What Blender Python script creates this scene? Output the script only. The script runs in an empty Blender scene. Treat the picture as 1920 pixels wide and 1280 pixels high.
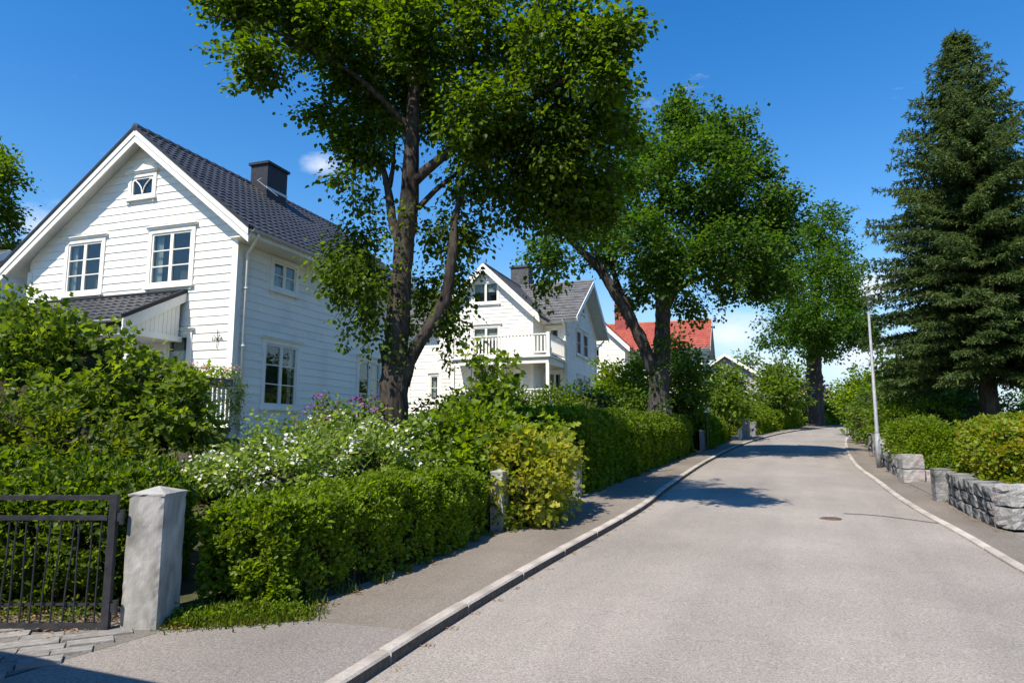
import bpy, math, random
import numpy as np
from math import radians, sin, cos, tan, atan, atan2, sqrt, pi
from mathutils import Matrix, Vector

# ------------------------------------------------------------------ camera, sky, sun, exposure
SC = bpy.context.scene
COL = SC.collection
F_PX, EYE, PITCH = 1280.0, 1.65, atan(172 / 1280)
cam = bpy.data.cameras.new('camera')
cam.lens, cam.sensor_width, cam.clip_start, cam.clip_end = 24, 36, .05, 3000
camo = bpy.data.objects.new('camera', cam)
COL.objects.link(camo)
camo.location = (0, 0, EYE)
camo.rotation_euler = (pi / 2 + PITCH, 0, 0)
SC.camera = camo

SUN_EL, SUN_AZ = radians(53), radians(217)      # azimuth clockwise from +Y: the sun stands behind the camera, a little left
sdir = Vector((sin(SUN_AZ) * cos(SUN_EL), cos(SUN_AZ) * cos(SUN_EL), sin(SUN_EL)))
sun = bpy.data.lights.new('sun', 'SUN')
sun.energy, sun.angle, sun.color = 5.0, radians(.53), (1, .915, .79)
suno = bpy.data.objects.new('sun', sun)
COL.objects.link(suno)
suno.rotation_euler = sdir.to_track_quat('Z', 'Y').to_euler()

world = bpy.data.worlds.new('World')
SC.world = world
world.use_nodes = True
wn, wl = world.node_tree.nodes, world.node_tree.links
wn.clear()


def wnode(t, **k):
    n = wn.new(t)
    for a, b in k.items():
        setattr(n, a, b)
    return n


sky = wnode('ShaderNodeTexSky', sky_type='NISHITA', sun_disc=False, sun_elevation=SUN_EL, sun_rotation=SUN_AZ,
            altitude=0, air_density=1.3, dust_density=.1, ozone_density=4.0)
hsv = wnode('ShaderNodeHueSaturation')
hsv.inputs['Hue'].default_value = .507
hsv.inputs['Saturation'].default_value = 1.38
wl.new(sky.outputs[0], hsv.inputs['Color'])
tc = wnode('ShaderNodeTexCoord')
# soft clouds: a few wisps by direction, broken up with noise
nz = wnode('ShaderNodeTexNoise')
nz.inputs['Scale'].default_value, nz.inputs['Detail'].default_value, nz.inputs['Roughness'].default_value = 9.0, 8, .62
mp = wnode('ShaderNodeMapping')
mp.inputs['Scale'].default_value = (1, 1, 2.6)
wl.new(tc.outputs['Generated'], mp.inputs[0])
wl.new(mp.outputs[0], nz.inputs['Vector'])


def wmath(op, a, b=None, clamp=False):
    n = wnode('ShaderNodeMath', operation=op, use_clamp=clamp)
    for i, v in enumerate((a, b)):
        if v is None:
            continue
        if isinstance(v, (int, float)):
            n.inputs[i].default_value = v
        else:
            wl.new(v, n.inputs[i])
    return n.outputs[0]


def pix_dir(u, v):
    return Vector(((u - 960) / F_PX, cos(PITCH) - (640 - v) / F_PX * sin(PITCH), sin(PITCH) + (640 - v) / F_PX * cos(PITCH))).normalized()


dens = None
for (u, v, rad, amp) in ((600, 312, .050, .75), (1630, 540, .075, .95), (1370, 620, .085, .95), (60, 425, .07, .7), (1590, 670, .10, .8), (1450, 690, .12, .7)):
    d = pix_dir(u, v)
    sub = wnode('ShaderNodeVectorMath', operation='SUBTRACT')
    wl.new(tc.outputs['Generated'], sub.inputs[0])
    sub.inputs[1].default_value = d
    sc_ = wnode('ShaderNodeVectorMath', operation='MULTIPLY')
    sc_.inputs[1].default_value = (1, 1, 1.9)
    wl.new(sub.outputs[0], sc_.inputs[0])
    ln = wnode('ShaderNodeVectorMath', operation='LENGTH')
    wl.new(sc_.outputs[0], ln.inputs[0])
    fall = wmath('MULTIPLY', wmath('SUBTRACT', 1.0, wmath('DIVIDE', ln.outputs['Value'], rad), True), amp)
    dens = fall if dens is None else wmath('MAXIMUM', dens, fall)
sep = wnode('ShaderNodeSeparateXYZ')
wl.new(tc.outputs['Generated'], sep.inputs[0])
low = wmath('MULTIPLY', wmath('SUBTRACT', 1.0, wmath('DIVIDE', wmath('ABSOLUTE', sep.outputs['Z']), .16), True), .25)
dens = wmath('MAXIMUM', dens, low)
cl = wmath('MULTIPLY', wmath('SUBTRACT', wmath('ADD', dens, wmath('MULTIPLY', nz.outputs['Fac'], 1.3)), .86, True), 1.5, True)
cl = wmath('MULTIPLY', cl, .95)
mixc = wnode('ShaderNodeMixRGB')
wl.new(cl, mixc.inputs[0])
mixc.inputs[2].default_value = (5.4, 5.8, 6.5, 1)
hzm = wnode('ShaderNodeMixRGB')
wl.new(wmath('MULTIPLY', wmath('SUBTRACT', 1.0, wmath('DIVIDE', wmath('ABSOLUTE', sep.outputs['Z']), .24), True), .92), hzm.inputs[0])
hzm.inputs[2].default_value = (2.9, 4.0, 5.5, 1)
wl.new(hsv.outputs[0], hzm.inputs[1])
wl.new(hzm.outputs[0], mixc.inputs[1])
bg = wnode('ShaderNodeBackground')
bg.inputs['Strength'].default_value = .12
wl.new(mixc.outputs[0], bg.inputs['Color'])
wo = wnode('ShaderNodeOutputWorld')
wl.new(bg.outputs[0], wo.inputs['Surface'])

vs = SC.view_settings
vs.view_transform, vs.look, vs.gamma, vs.use_curve_mapping = 'Standard', 'None', 1, False
vs.exposure = .6
SC.cycles.max_bounces = 8
SC.cycles.transparent_max_bounces = 12

rng = np.random.default_rng(7)
random.seed(7)


def A3(*p):
    return np.array(p, float)


def P(u, v, Y):
    """World point seen at photo pixel (u, v) at ground distance Y."""
    d = A3((u - 960) / F_PX, cos(PITCH) - (640 - v) / F_PX * sin(PITCH), sin(PITCH) + (640 - v) / F_PX * cos(PITCH))
    return A3(0, 0, EYE) + d * (Y / d[1])


# ------------------------------------------------------------------ terrain functions
Lk = np.array([(-3.4, -3), (-2.35, .6), (-.88, 4.39), (-.45, 5.47), (.27, 7.13), (1.45, 9.68), (2.25, 11.54), (3.27, 14.23), (5.84, 20.5), (10.1, 29.8), (16.3, 41.2), (22.9, 51), (28.6, 58), (40, 70), (56, 84)])
Rk = np.array([(2.2, -3), (3.1, .6), (4.35, 4.6), (5.05, 6.98), (5.73, 8.98), (6.59, 11.67), (7.94, 15.2), (9.83, 20), (13.27, 27.5), (17.4, 35.8), (23.3, 46.0), (29.5, 54), (42, 66), (58, 80)])
FL = np.array([(-2.9, 5.0), (-2.1, 5.3), (-1.7, 5.38), (-1.12, 6.48), (-.2, 8.73), (.28, 9.3), (1.23, 12.39), (3.4, 17.2), (6.45, 23.9), (8.7, 29.5), (14.6, 41.5), (21.2, 52), (27, 59.5), (39, 72), (55, 86)])
FR = np.array([(3.6, 2), (6.1, 8.3), (6.34, 9.16), (7.24, 11.73), (8.3, 14.6), (9.8, 18.3), (11.1, 21.1), (14.0, 27.2), (18.3, 35.5), (24.4, 45.5), (30.6, 53.2), (43, 65), (59, 79)])


def spl(pts, step=.4):
    """Catmull-Rom through pts, resampled evenly."""
    p = np.vstack([2 * pts[0] - pts[1], pts, 2 * pts[-1] - pts[-2]])
    out = []
    for i in range(1, len(p) - 2):
        for t in np.linspace(0, 1, 24, endpoint=False):
            a, b, c, d = p[i - 1], p[i], p[i + 1], p[i + 2]
            out.append(.5 * (2 * b + (c - a) * t + (2 * a - 5 * b + 4 * c - d) * t * t + (3 * b - a - 3 * c + d) * t ** 3))
    out.append(p[-2])
    out = np.array(out)
    s = np.concatenate([[0], np.cumsum(np.linalg.norm(np.diff(out, axis=0), axis=1))])
    n = int(s[-1] / step) + 1
    q = np.linspace(0, s[-1], n)
    return np.stack([np.interp(q, s, out[:, k]) for k in (0, 1)], 1)


Lk, Rk, FL, FR = spl(Lk), spl(Rk), spl(FL), spl(FR)


def zr(Y):
    Y = np.asarray(Y, float)
    return .04 * np.minimum(Y, 56) + .004 * np.clip(Y - 56, 0, 60)


def xat(poly, Y):
    return np.interp(Y, poly[:, 1], poly[:, 0])


def smooth(t):
    t = np.clip(t, 0, 1)
    return t * t * (3 - 2 * t)


def gz(X, Y):
    """Ground height, gardens included."""
    X, Y = np.asarray(X, float), np.asarray(Y, float)
    z = zr(Y)
    dl = (xat(FL, Y) - X) * .9
    dr = (X - xat(FR, Y)) * .9
    z = z - .06 + .16 * smooth((dl + .05) / .2) * smooth((Y - 5.06) / .3) + .62 * smooth((dl - .5) / 5) * smooth((Y - 4.6) / 3) + .1 * smooth((dr + .1) / .25) * smooth((Y - 8.75) / .3) + .35 * smooth((dr - .3) / 3.5) * smooth((Y - 9.5) / 1.2)
    z = z + .5 * smooth((dl - 6) / 25)
    return z


# ------------------------------------------------------------------ mesh helpers
class MB:
    def __init__(s):
        s.v, s.f, s.n = [], [], 0

    def add(s, verts, faces):
        s.v.append(np.asarray(verts, float).reshape(-1, 3))
        s.f.extend([tuple(int(i) + s.n for i in f) for f in faces])
        s.n += len(s.v[-1])
        return s

    HEX = [(0, 1, 2, 3), (7, 6, 5, 4), (0, 4, 5, 1), (1, 5, 6, 2), (2, 6, 7, 3), (3, 7, 4, 0)]

    def hexa(s, p):
        return s.add(p, MB.HEX)

    def box(s, x0, x1, y0, y1, z0, z1, m=None):
        p = [(x0, y0, z0), (x1, y0, z0), (x1, y1, z0), (x0, y1, z0), (x0, y0, z1), (x1, y0, z1), (x1, y1, z1), (x0, y1, z1)]
        if m is not None:
            p = [m(*q) for q in p]
        return s.hexa(p)

    def beam(s, a, b, w, h, up=(0, 0, 1)):
        a, b = np.array(a, float), np.array(b, float)
        d = (b - a) / np.linalg.norm(b - a)
        sd = np.cross(d, up)
        sd /= np.linalg.norm(sd)
        u = np.cross(sd, d)
        sd, u = sd * w / 2, u * h / 2
        return s.hexa([a - sd - u, a + sd - u, a + sd + u, a - sd + u, b - sd - u, b + sd - u, b + sd + u, b - sd + u])

    def tube(s, pts, rad, sides=6, rough=0., caps=True, r=None):
        pts = np.asarray(pts, float)
        n = len(pts)
        rad = np.broadcast_to(np.asarray(rad, float), (n,))
        T = np.gradient(pts, axis=0)
        T /= np.linalg.norm(T, axis=1)[:, None] + 1e-9
        ref = np.array([1., 0, 0]) if abs(T[0][0]) < .8 else np.array([0, 1., 0])
        th = np.arange(sides) * 2 * pi / sides
        vv = []
        for i in range(n):
            u = ref - T[i] * (ref @ T[i])
            u /= np.linalg.norm(u)
            ref = u
            w = np.cross(T[i], u)
            rr = rad[i] * (1 + (rough * (r or rng).standard_normal(sides) if rough else 0))
            vv.append(pts[i] + (np.cos(th) * rr)[:, None] * u + (np.sin(th) * rr)[:, None] * w)
        f = []
        for i in range(n - 1):
            for k in range(sides):
                k2 = (k + 1) % sides
                f.append((i * sides + k, i * sides + k2, (i + 1) * sides + k2, (i + 1) * sides + k))
        if caps:
            f.append(tuple(range(sides))[::-1])
            f.append(tuple((n - 1) * sides + k for k in range(sides)))
        return s.add(np.vstack(vv), f)

    def mesh(s, name):
        me = bpy.data.meshes.new(name)
        v = np.vstack(s.v) if s.v else np.zeros((0, 3))
        me.from_pydata(v.tolist(), [], s.f)
        return me


def link(name, me, mat=None, parent=None, smooth_=False, kind=None):
    o = bpy.data.objects.new(name, me)
    COL.objects.link(o)
    if mat is not None and me is not None and len(me.materials) == 0:
        me.materials.append(mat)
    if smooth_:
        me.polygons.foreach_set('use_smooth', [True] * len(me.polygons))
    if parent is not None:
        o.parent = parent
    if kind:
        o['kind'] = kind
    return o


def obj(name, mb, mat, parent=None, smooth_=False, kind=None):
    return link(name, mb.mesh(name), mat, parent, smooth_, kind)


def tag(o, label, cat, group=None):
    o['label'], o['category'] = label, cat
    if group:
        o['group'] = group
    return o


def thing(name, label, cat, loc=(0, 0, 0), rotz=0, group=None):
    o = bpy.data.objects.new(name, None)
    COL.objects.link(o)
    o.location = tuple(float(c) for c in loc)
    o.rotation_euler = (0, 0, rotz)
    o.empty_display_size = .2
    return tag(o, label, cat, group)


# ------------------------------------------------------------------ materials
def mat_new(name):
    m = bpy.data.materials.new(name)
    m.use_nodes = True
    nt = m.node_tree
    nt.nodes.clear()
    return m, nt.nodes, nt.links


def noisy(name, c1, c2, scale=8, rough=.7, bump=0., bscale=40, spec=.3, stretch=(1, 1, 1), c3=None, s3=1.2, detail=6, bdist=.01, c3w=(.5, .68), orand=0.):
    """Principled with two noise-mixed colours, an optional third worn-in tone, and a fine bump."""
    m, N, L = mat_new(name)
    tcn = N.new('ShaderNodeTexCoord')
    mpn = N.new('ShaderNodeMapping')
    mpn.inputs['Scale'].default_value = stretch
    L.new(tcn.outputs['Object'], mpn.inputs[0])
    n1 = N.new('ShaderNodeTexNoise')
    n1.inputs['Scale'].default_value, n1.inputs['Detail'].default_value = scale, detail
    L.new(mpn.outputs[0], n1.inputs['Vector'])
    rp = N.new('ShaderNodeValToRGB')
    rp.color_ramp.elements[0].position, rp.color_ramp.elements[1].position = .32, .68
    rp.color_ramp.elements[0].color, rp.color_ramp.elements[1].color = (*c1, 1), (*c2, 1)
    L.new(n1.outputs['Fac'], rp.inputs[0])
    out = rp.outputs[0]
    if c3 is not None:
        n3 = N.new('ShaderNodeTexNoise')
        n3.inputs['Scale'].default_value, n3.inputs['Detail'].default_value = s3, 5
        L.new(mpn.outputs[0], n3.inputs['Vector'])
        r3 = N.new('ShaderNodeValToRGB')
        r3.color_ramp.elements[0].position, r3.color_ramp.elements[1].position = c3w
        L.new(n3.outputs['Fac'], r3.inputs[0])
        mx = N.new('ShaderNodeMixRGB')
        L.new(r3.outputs[0], mx.inputs[0])
        L.new(out, mx.inputs[1])
        mx.inputs[2].default_value = (*c3, 1)
        out = mx.outputs[0]
    if orand:
        oi_ = N.new('ShaderNodeObjectInfo')
        mr = N.new('ShaderNodeMapRange')
        mr.inputs[3].default_value, mr.inputs[4].default_value = 1 - orand, 1 + orand
        L.new(oi_.outputs['Random'], mr.inputs[0])
        sc3 = N.new('ShaderNodeVectorMath')
        sc3.operation = 'SCALE'
        L.new(out, sc3.inputs[0])
        L.new(mr.outputs[0], sc3.inputs['Scale'])
        out = sc3.outputs[0]
    b = N.new('ShaderNodeBsdfPrincipled')
    b.inputs['Roughness'].default_value = rough
    b.inputs['Specular IOR Level'].default_value = spec
    L.new(out, b.inputs['Base Color'])
    if bump:
        nb = N.new('ShaderNodeTexNoise')
        nb.inputs['Scale'].default_value, nb.inputs['Detail'].default_value = bscale, 5
        L.new(mpn.outputs[0], nb.inputs['Vector'])
        bp = N.new('ShaderNodeBump')
        bp.inputs['Strength'].default_value, bp.inputs['Distance'].default_value = bump, bdist
        L.new(nb.outputs['Fac'], bp.inputs['Height'])
        L.new(bp.outputs[0], b.inputs['Normal'])
    o = N.new('ShaderNodeOutputMaterial')
    L.new(b.outputs[0], o.inputs[0])
    return m


def leafmat(name, cols, trans=.38, rough=.45, spec=.22, tcol=None):
    """Leaf: each leaf takes its own tone; light shines through."""
    m, N, L = mat_new(name)
    g = N.new('ShaderNodeNewGeometry')
    rp = N.new('ShaderNodeValToRGB')
    el = rp.color_ramp.elements
    el[0].color, el[1].color = (*cols[0], 1), (*cols[-1], 1)
    for i, c in enumerate(cols[1:-1]):
        e = el.new((i + 1) / (len(cols) - 1))
        e.color = (*c, 1)
    L.new(g.outputs['Random Per Island'], rp.inputs[0])
    b = N.new('ShaderNodeBsdfPrincipled')
    b.inputs['Roughness'].default_value = rough
    b.inputs['Specular IOR Level'].default_value = spec
    L.new(rp.outputs[0], b.inputs['Base Color'])
    t = N.new('ShaderNodeBsdfTranslucent')
    hs = N.new('ShaderNodeHueSaturation')
    hs.inputs['Hue'].default_value = .49
    hs.inputs['Saturation'].default_value = 1.1
    hs.inputs['Value'].default_value = 2.1
    L.new(rp.outputs[0], hs.inputs['Color'])
    L.new(hs.outputs[0], t.inputs['Color'])
    mx = N.new('ShaderNodeMixShader')
    mx.inputs[0].default_value = trans
    L.new(b.outputs[0], mx.inputs[1])
    L.new(t.outputs[0], mx.inputs[2])
    o = N.new('ShaderNodeOutputMaterial')
    L.new(mx.outputs[0], o.inputs[0])
    return m


def bark(name, c1, c2, c3):
    m = noisy(name, c1, c2, scale=16, rough=.9, bump=1., bscale=22, spec=.1, stretch=(1, 1, .28), c3=c3, s3=5, bdist=.03)
    return m


M = {}
M['white'] = noisy('white_paint', (.77, .75, .675), (.83, .81, .73), 5, .5, .12, 60, .35, c3=(.62, .60, .55), s3=1.3, c3w=(.52, .82), stretch=(1, 1, .6), orand=0.035)
M['cream'] = noisy('cream_paint', (.72, .69, .58), (.79, .76, .66), 3, .55, .1, 60, .3)
M['soffit'] = noisy('soffit_paint', (.62, .62, .60), (.72, .72, .70), 3, .6)
M['tile'] = noisy('dark_roof_tile', (.035, .037, .043), (.065, .067, .074), 9, .42, .3, 60, .45, orand=0.2)
M['slate'] = noisy('grey_slate', (.075, .075, .078), (.15, .148, .145), 3.2, .7, .4, 50, .3)
M['redtile'] = noisy('red_roof_tile', (.27, .062, .042), (.39, .105, .07), 3.5, .6, .3, 40, .3, c3=(.42, .14, .05), s3=.5, c3w=(.6, .75))
M['black'] = noisy('black_metal', (.018, .019, .024), (.03, .032, .038), 10, .6, .15, 50, .25)
M['gate'] = noisy('gate_paint', (.02, .021, .025), (.04, .041, .047), 14, .45, .2, 80, .5)
M['zinc'] = noisy('zinc', (.42, .43, .45), (.55, .56, .58), 12, .35, .1, 40, .6)
M['pole'] = noisy('galvanised_pole', (.21, .22, .235), (.29, .30, .315), 8, .5, 0, 40, .4)
M['found'] = noisy('foundation', (.20, .20, .19), (.32, .31, .30), 6, .9, .6, 30, .2)
M['redbrick'] = noisy('red_chimney', (.22, .05, .045), (.32, .09, .08), 8, .8, .4, 40, .2)
M['darkchim'] = noisy('dark_chimney', (.05, .05, .055), (.1, .1, .1), 8, .75, .3, 40, .3)
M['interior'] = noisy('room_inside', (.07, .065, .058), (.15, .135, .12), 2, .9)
M['curtain'] = noisy('curtain', (.55, .55, .53), (.68, .68, .66), 18, .9, 0, 1, .1, stretch=(1, 1, .05))
def asphalt(name, base, var, speck=.3):
    """Worn asphalt: stone aggregate speckle over broad wear patches and faint streaks along the street."""
    m, N, L = mat_new(name)
    tcn = N.new('ShaderNodeTexCoord')
    rot_ = N.new('ShaderNodeMapping')
    rot_.inputs['Rotation'].default_value = (0, 0, radians(23))
    L.new(tcn.outputs['Object'], rot_.inputs[0])

    def noise(scale, detail, rough=.55, stretch=(1, 1, 1)):
        mp_ = N.new('ShaderNodeMapping')
        mp_.inputs['Scale'].default_value = stretch
        L.new(rot_.outputs[0], mp_.inputs[0])
        n = N.new('ShaderNodeTexNoise')
        n.inputs['Scale'].default_value, n.inputs['Detail'].default_value, n.inputs['Roughness'].default_value = scale, detail, rough
        L.new(mp_.outputs[0], n.inputs['Vector'])
        return n.outputs['Fac']

    def rng_(v, lo, hi, a, b):
        r = N.new('ShaderNodeMapRange')
        r.inputs[1].default_value, r.inputs[2].default_value, r.inputs[3].default_value, r.inputs[4].default_value = lo, hi, a, b
        L.new(v, r.inputs[0])
        return r.outputs[0]

    def mul(a, b):
        n = N.new('ShaderNodeMath')
        n.operation = 'MULTIPLY'
        L.new(a, n.inputs[0])
        L.new(b, n.inputs[1])
        return n.outputs[0]
    f = rng_(noise(58, 5, .75), .34, .66, 1 - speck, 1 + speck)
    f = mul(f, rng_(noise(150, 2, .5), .3, .7, 1 - speck * .8, 1 + speck * .8))
    f = mul(f, rng_(noise(.55, 6, .62), .3, .7, 1 - var, 1 + var))
    f = mul(f, rng_(noise(1.3, 5, .6, (1, .09, 1)), .3, .7, 1 - var * .7, 1 + var * .7))
    f = mul(f, rng_(noise(5, 6, .7), .62, .8, 1.0, .78))
    vm = N.new('ShaderNodeVectorMath')
    vm.operation = 'SCALE'
    vm.inputs[0].default_value = base
    L.new(f, vm.inputs['Scale'])
    b = N.new('ShaderNodeBsdfPrincipled')
    b.inputs['Roughness'].default_value = .9
    b.inputs['Specular IOR Level'].default_value = .2
    L.new(vm.outputs[0], b.inputs['Base Color'])
    bp = N.new('ShaderNodeBump')
    bp.inputs['Strength'].default_value, bp.inputs['Distance'].default_value = .5, .008
    L.new(noise(110, 3, .6), bp.inputs['Height'])
    L.new(bp.outputs[0], b.inputs['Normal'])
    o = N.new('ShaderNodeOutputMaterial')
    L.new(b.outputs[0], o.inputs[0])
    return m


M['asphalt'] = asphalt('road_asphalt', (.262, .236, .206), .15, .36)
M['asphalt2'] = asphalt('pavement_asphalt', (.178, .155, .129), .2, .36)
M['asphalt3'] = asphalt('patch_asphalt', (.205, .185, .165), .13, .34)
M['kerb'] = noisy('kerb_granite', (.36, .322, .275), (.48, .432, .378), 40, .85, .4, 120, .2, c3=(.29, .256, .22), s3=2.5, bdist=.006, orand=0.13)
M['kerbface'] = noisy('shaded_dirty_kerb_face', (.075, .062, .05), (.13, .11, .09), 30, .95, .5, 90, .1)  # road-facing side: grime, with its shade painted into the colour too
M['granite'] = noisy('wall_granite', (.13, .13, .127), (.25, .245, .238), 9, .9, .8, 26, .15, c3=(.05, .053, .047), s3=4.2, bdist=.02, c3w=(.47, .62), orand=0.22)
M['granite2'] = noisy('pale_granite', (.25, .242, .225), (.36, .345, .32), 12, .9, .8, 30, .2, c3=(.36, .26, .25), s3=2.2, bdist=.02, c3w=(.58, .72), orand=0.12)
M['concrete'] = noisy('old_concrete', (.25, .242, .225), (.42, .41, .385), 8, .92, .8, 60, .12, c3=(.10, .092, .078), s3=6, bdist=.005, stretch=(1, 1, .45), c3w=(.5, .8))
M['concrete2'] = noisy('grey_concrete', (.20, .20, .20), (.33, .325, .32), 8, .92, .6, 50, .15, c3=(.12, .12, .115), s3=2.5)
M['sett'] = noisy('paving_setts', (.17, .162, .15), (.27, .255, .235), 30, .9, .6, 90, .2, c3=(.2, .19, .175), s3=4, orand=0.18)
M['greywood'] = noisy('weathered_boards', (.14, .14, .15), (.24, .24, .245), 10, .9, .4, 40, .1, stretch=(1, 1, .2), orand=0.15)
M['sand'] = noisy('joint_sand', (.12, .11, .098), (.19, .176, .158), 60, .95, .4, 150, .1)
M['soil'] = noisy('garden_soil', (.05, .042, .03), (.09, .075, .05), 6, 1, .6, 30, .05, c3=(.045, .075, .022), s3=.8)
M['iron'] = noisy('rusty_iron', (.10, .065, .045), (.17, .115, .085), 30, .8, .4, 60, .3)
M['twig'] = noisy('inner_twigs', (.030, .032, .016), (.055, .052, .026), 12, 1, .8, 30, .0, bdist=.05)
M['bark'] = bark('maple_bark', (.03, .025, .021), (.088, .073, .059), (.018, .015, .013))
M['bark2'] = bark('dark_bark', (.03, .026, .023), (.075, .064, .054), (.085, .08, .07))
M['stem'] = noisy('woody_stem', (.06, .048, .03), (.11, .085, .055), 14, .9)
# foliage
M['maple'] = leafmat('maple_leaf', [(0.030, 0.055, 0.006), (0.046, 0.085, 0.009), (0.071, 0.119, 0.011), (0.106, 0.164, 0.016)], 0.56)
M['maple2'] = leafmat('street_tree_leaf', [(0.025, 0.058, 0.007), (0.040, 0.087, 0.011), (0.059, 0.120, 0.014), (0.086, 0.157, 0.019)], 0.5)
M['maple3'] = leafmat('old_tree_leaf', [(0.024, 0.059, 0.007), (0.041, 0.090, 0.009), (0.060, 0.125, 0.013), (0.091, 0.164, 0.018)], 0.5)
M['hedge'] = leafmat('hedge_leaf', [(0.059, 0.095, 0.007), (0.097, 0.150, 0.011), (0.145, 0.212, 0.016), (0.205, 0.287, 0.021)], 0.5)
M['hedge2'] = leafmat('fine_hedge_leaf', [(0.048, 0.085, 0.007), (0.081, 0.131, 0.010), (0.125, 0.189, 0.015), (0.174, 0.248, 0.019)], 0.5)
M['vine'] = leafmat('climber_leaf', [(0.052, 0.084, 0.010), (0.084, 0.129, 0.016), (0.122, 0.179, 0.021), (0.177, 0.246, 0.029)], 0.5)
M['azalea'] = leafmat('azalea_leaf', [(0.041, 0.067, 0.007), (0.071, 0.106, 0.011), (0.109, 0.151, 0.016), (0.162, 0.190, 0.019)], 0.5)
M['backleaf'] = leafmat('shade_hedge_leaf', [(0.037, 0.067, 0.007), (0.067, 0.112, 0.011), (0.101, 0.157, 0.016), (0.149, 0.213, 0.021)], 0.5)
M['bright'] = leafmat('bright_shrub_leaf', [(0.063, 0.104, 0.009), (0.099, 0.156, 0.013), (0.141, 0.213, 0.019), (0.202, 0.288, 0.025)], 0.5)
M['golden'] = leafmat('golden_shrub_leaf', [(0.138, 0.168, 0.022), (0.198, 0.231, 0.030), (0.279, 0.294, 0.038), (0.363, 0.336, 0.044)], 0.5)
M['pale'] = leafmat('pale_shrub_leaf', [(0.080, 0.125, 0.022), (0.119, 0.176, 0.031), (0.171, 0.239, 0.043), (0.242, 0.314, 0.055)], 0.5)
M['orangetip'] = leafmat('orange_tipped_leaf', [(0.100, 0.150, 0.014), (0.153, 0.216, 0.021), (0.218, 0.275, 0.026), (0.298, 0.216, 0.021)], 0.45)
M['midleaf'] = leafmat('garden_tree_leaf', [(0.047, 0.084, 0.010), (0.077, 0.129, 0.016), (0.111, 0.174, 0.021), (0.160, 0.230, 0.028)], 0.5)
M['spruce'] = leafmat('spruce_needles', [(.034, .060, .020), (.052, .086, .026), (.076, .118, .032), (.115, .155, .042)], .32)
M['purple'] = leafmat('purple_leaf', [(.04, .016, .028), (.08, .03, .055), (.12, .045, .08)], .35)
M['whiteflower'] = leafmat('white_petals', [(.62, .62, .54), (.75, .74, .68), (.8, .78, .74)], .3, .6)
M['pinkflower'] = leafmat('pink_petals', [(.62, .25, .33), (.72, .38, .45), (.78, .55, .6)], .3, .6)
M['purpleflower'] = leafmat('purple_petals', [(.18, .05, .2), (.28, .09, .30), (.34, .14, .36)], .35, .6)
M['grassblade'] = leafmat('grass_blades', [(0.073, 0.110, 0.013), (0.112, 0.160, 0.019), (0.156, 0.200, 0.024)], 0.42)
M['litter'] = leafmat('dry_leaf_litter', [(.16, .085, .045), (.26, .15, .08), (.34, .2, .11)], .1, .8, .1)


def glassmat(name='window_glass', lo=.07, hi=.75):
    """Clear pane: see-through with a mirror share that grows towards grazing angles, the same from both sides."""
    m, N, L = mat_new(name)
    tr = N.new('ShaderNodeBsdfTransparent')
    tr.inputs[0].default_value = (.78, .82, .80, 1)
    gl = N.new('ShaderNodeBsdfGlossy')
    gl.inputs['Roughness'].default_value = .012
    lw = N.new('ShaderNodeLayerWeight')
    lw.inputs['Blend'].default_value = .5
    pw_ = N.new('ShaderNodeMath')
    pw_.operation = 'POWER'
    pw_.inputs[1].default_value = 4
    L.new(lw.outputs['Facing'], pw_.inputs[0])
    mr = N.new('ShaderNodeMapRange')
    mr.inputs[3].default_value, mr.inputs[4].default_value = lo, hi
    L.new(pw_.outputs[0], mr.inputs[0])
    mx = N.new('ShaderNodeMixShader')
    L.new(mr.outputs[0], mx.inputs[0])
    L.new(tr.outputs[0], mx.inputs[1])
    L.new(gl.outputs[0], mx.inputs[2])
    o = N.new('ShaderNodeOutputMaterial')
    L.new(mx.outputs[0], o.inputs[0])
    return m


M['glass'] = glassmat()
M['glass_far'] = glassmat('villa_window_glass', .02, .05)


# ------------------------------------------------------------------ foliage machinery
def unit(a):
    return a / (np.linalg.norm(a, axis=-1, keepdims=True) + 1e-9)


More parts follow.
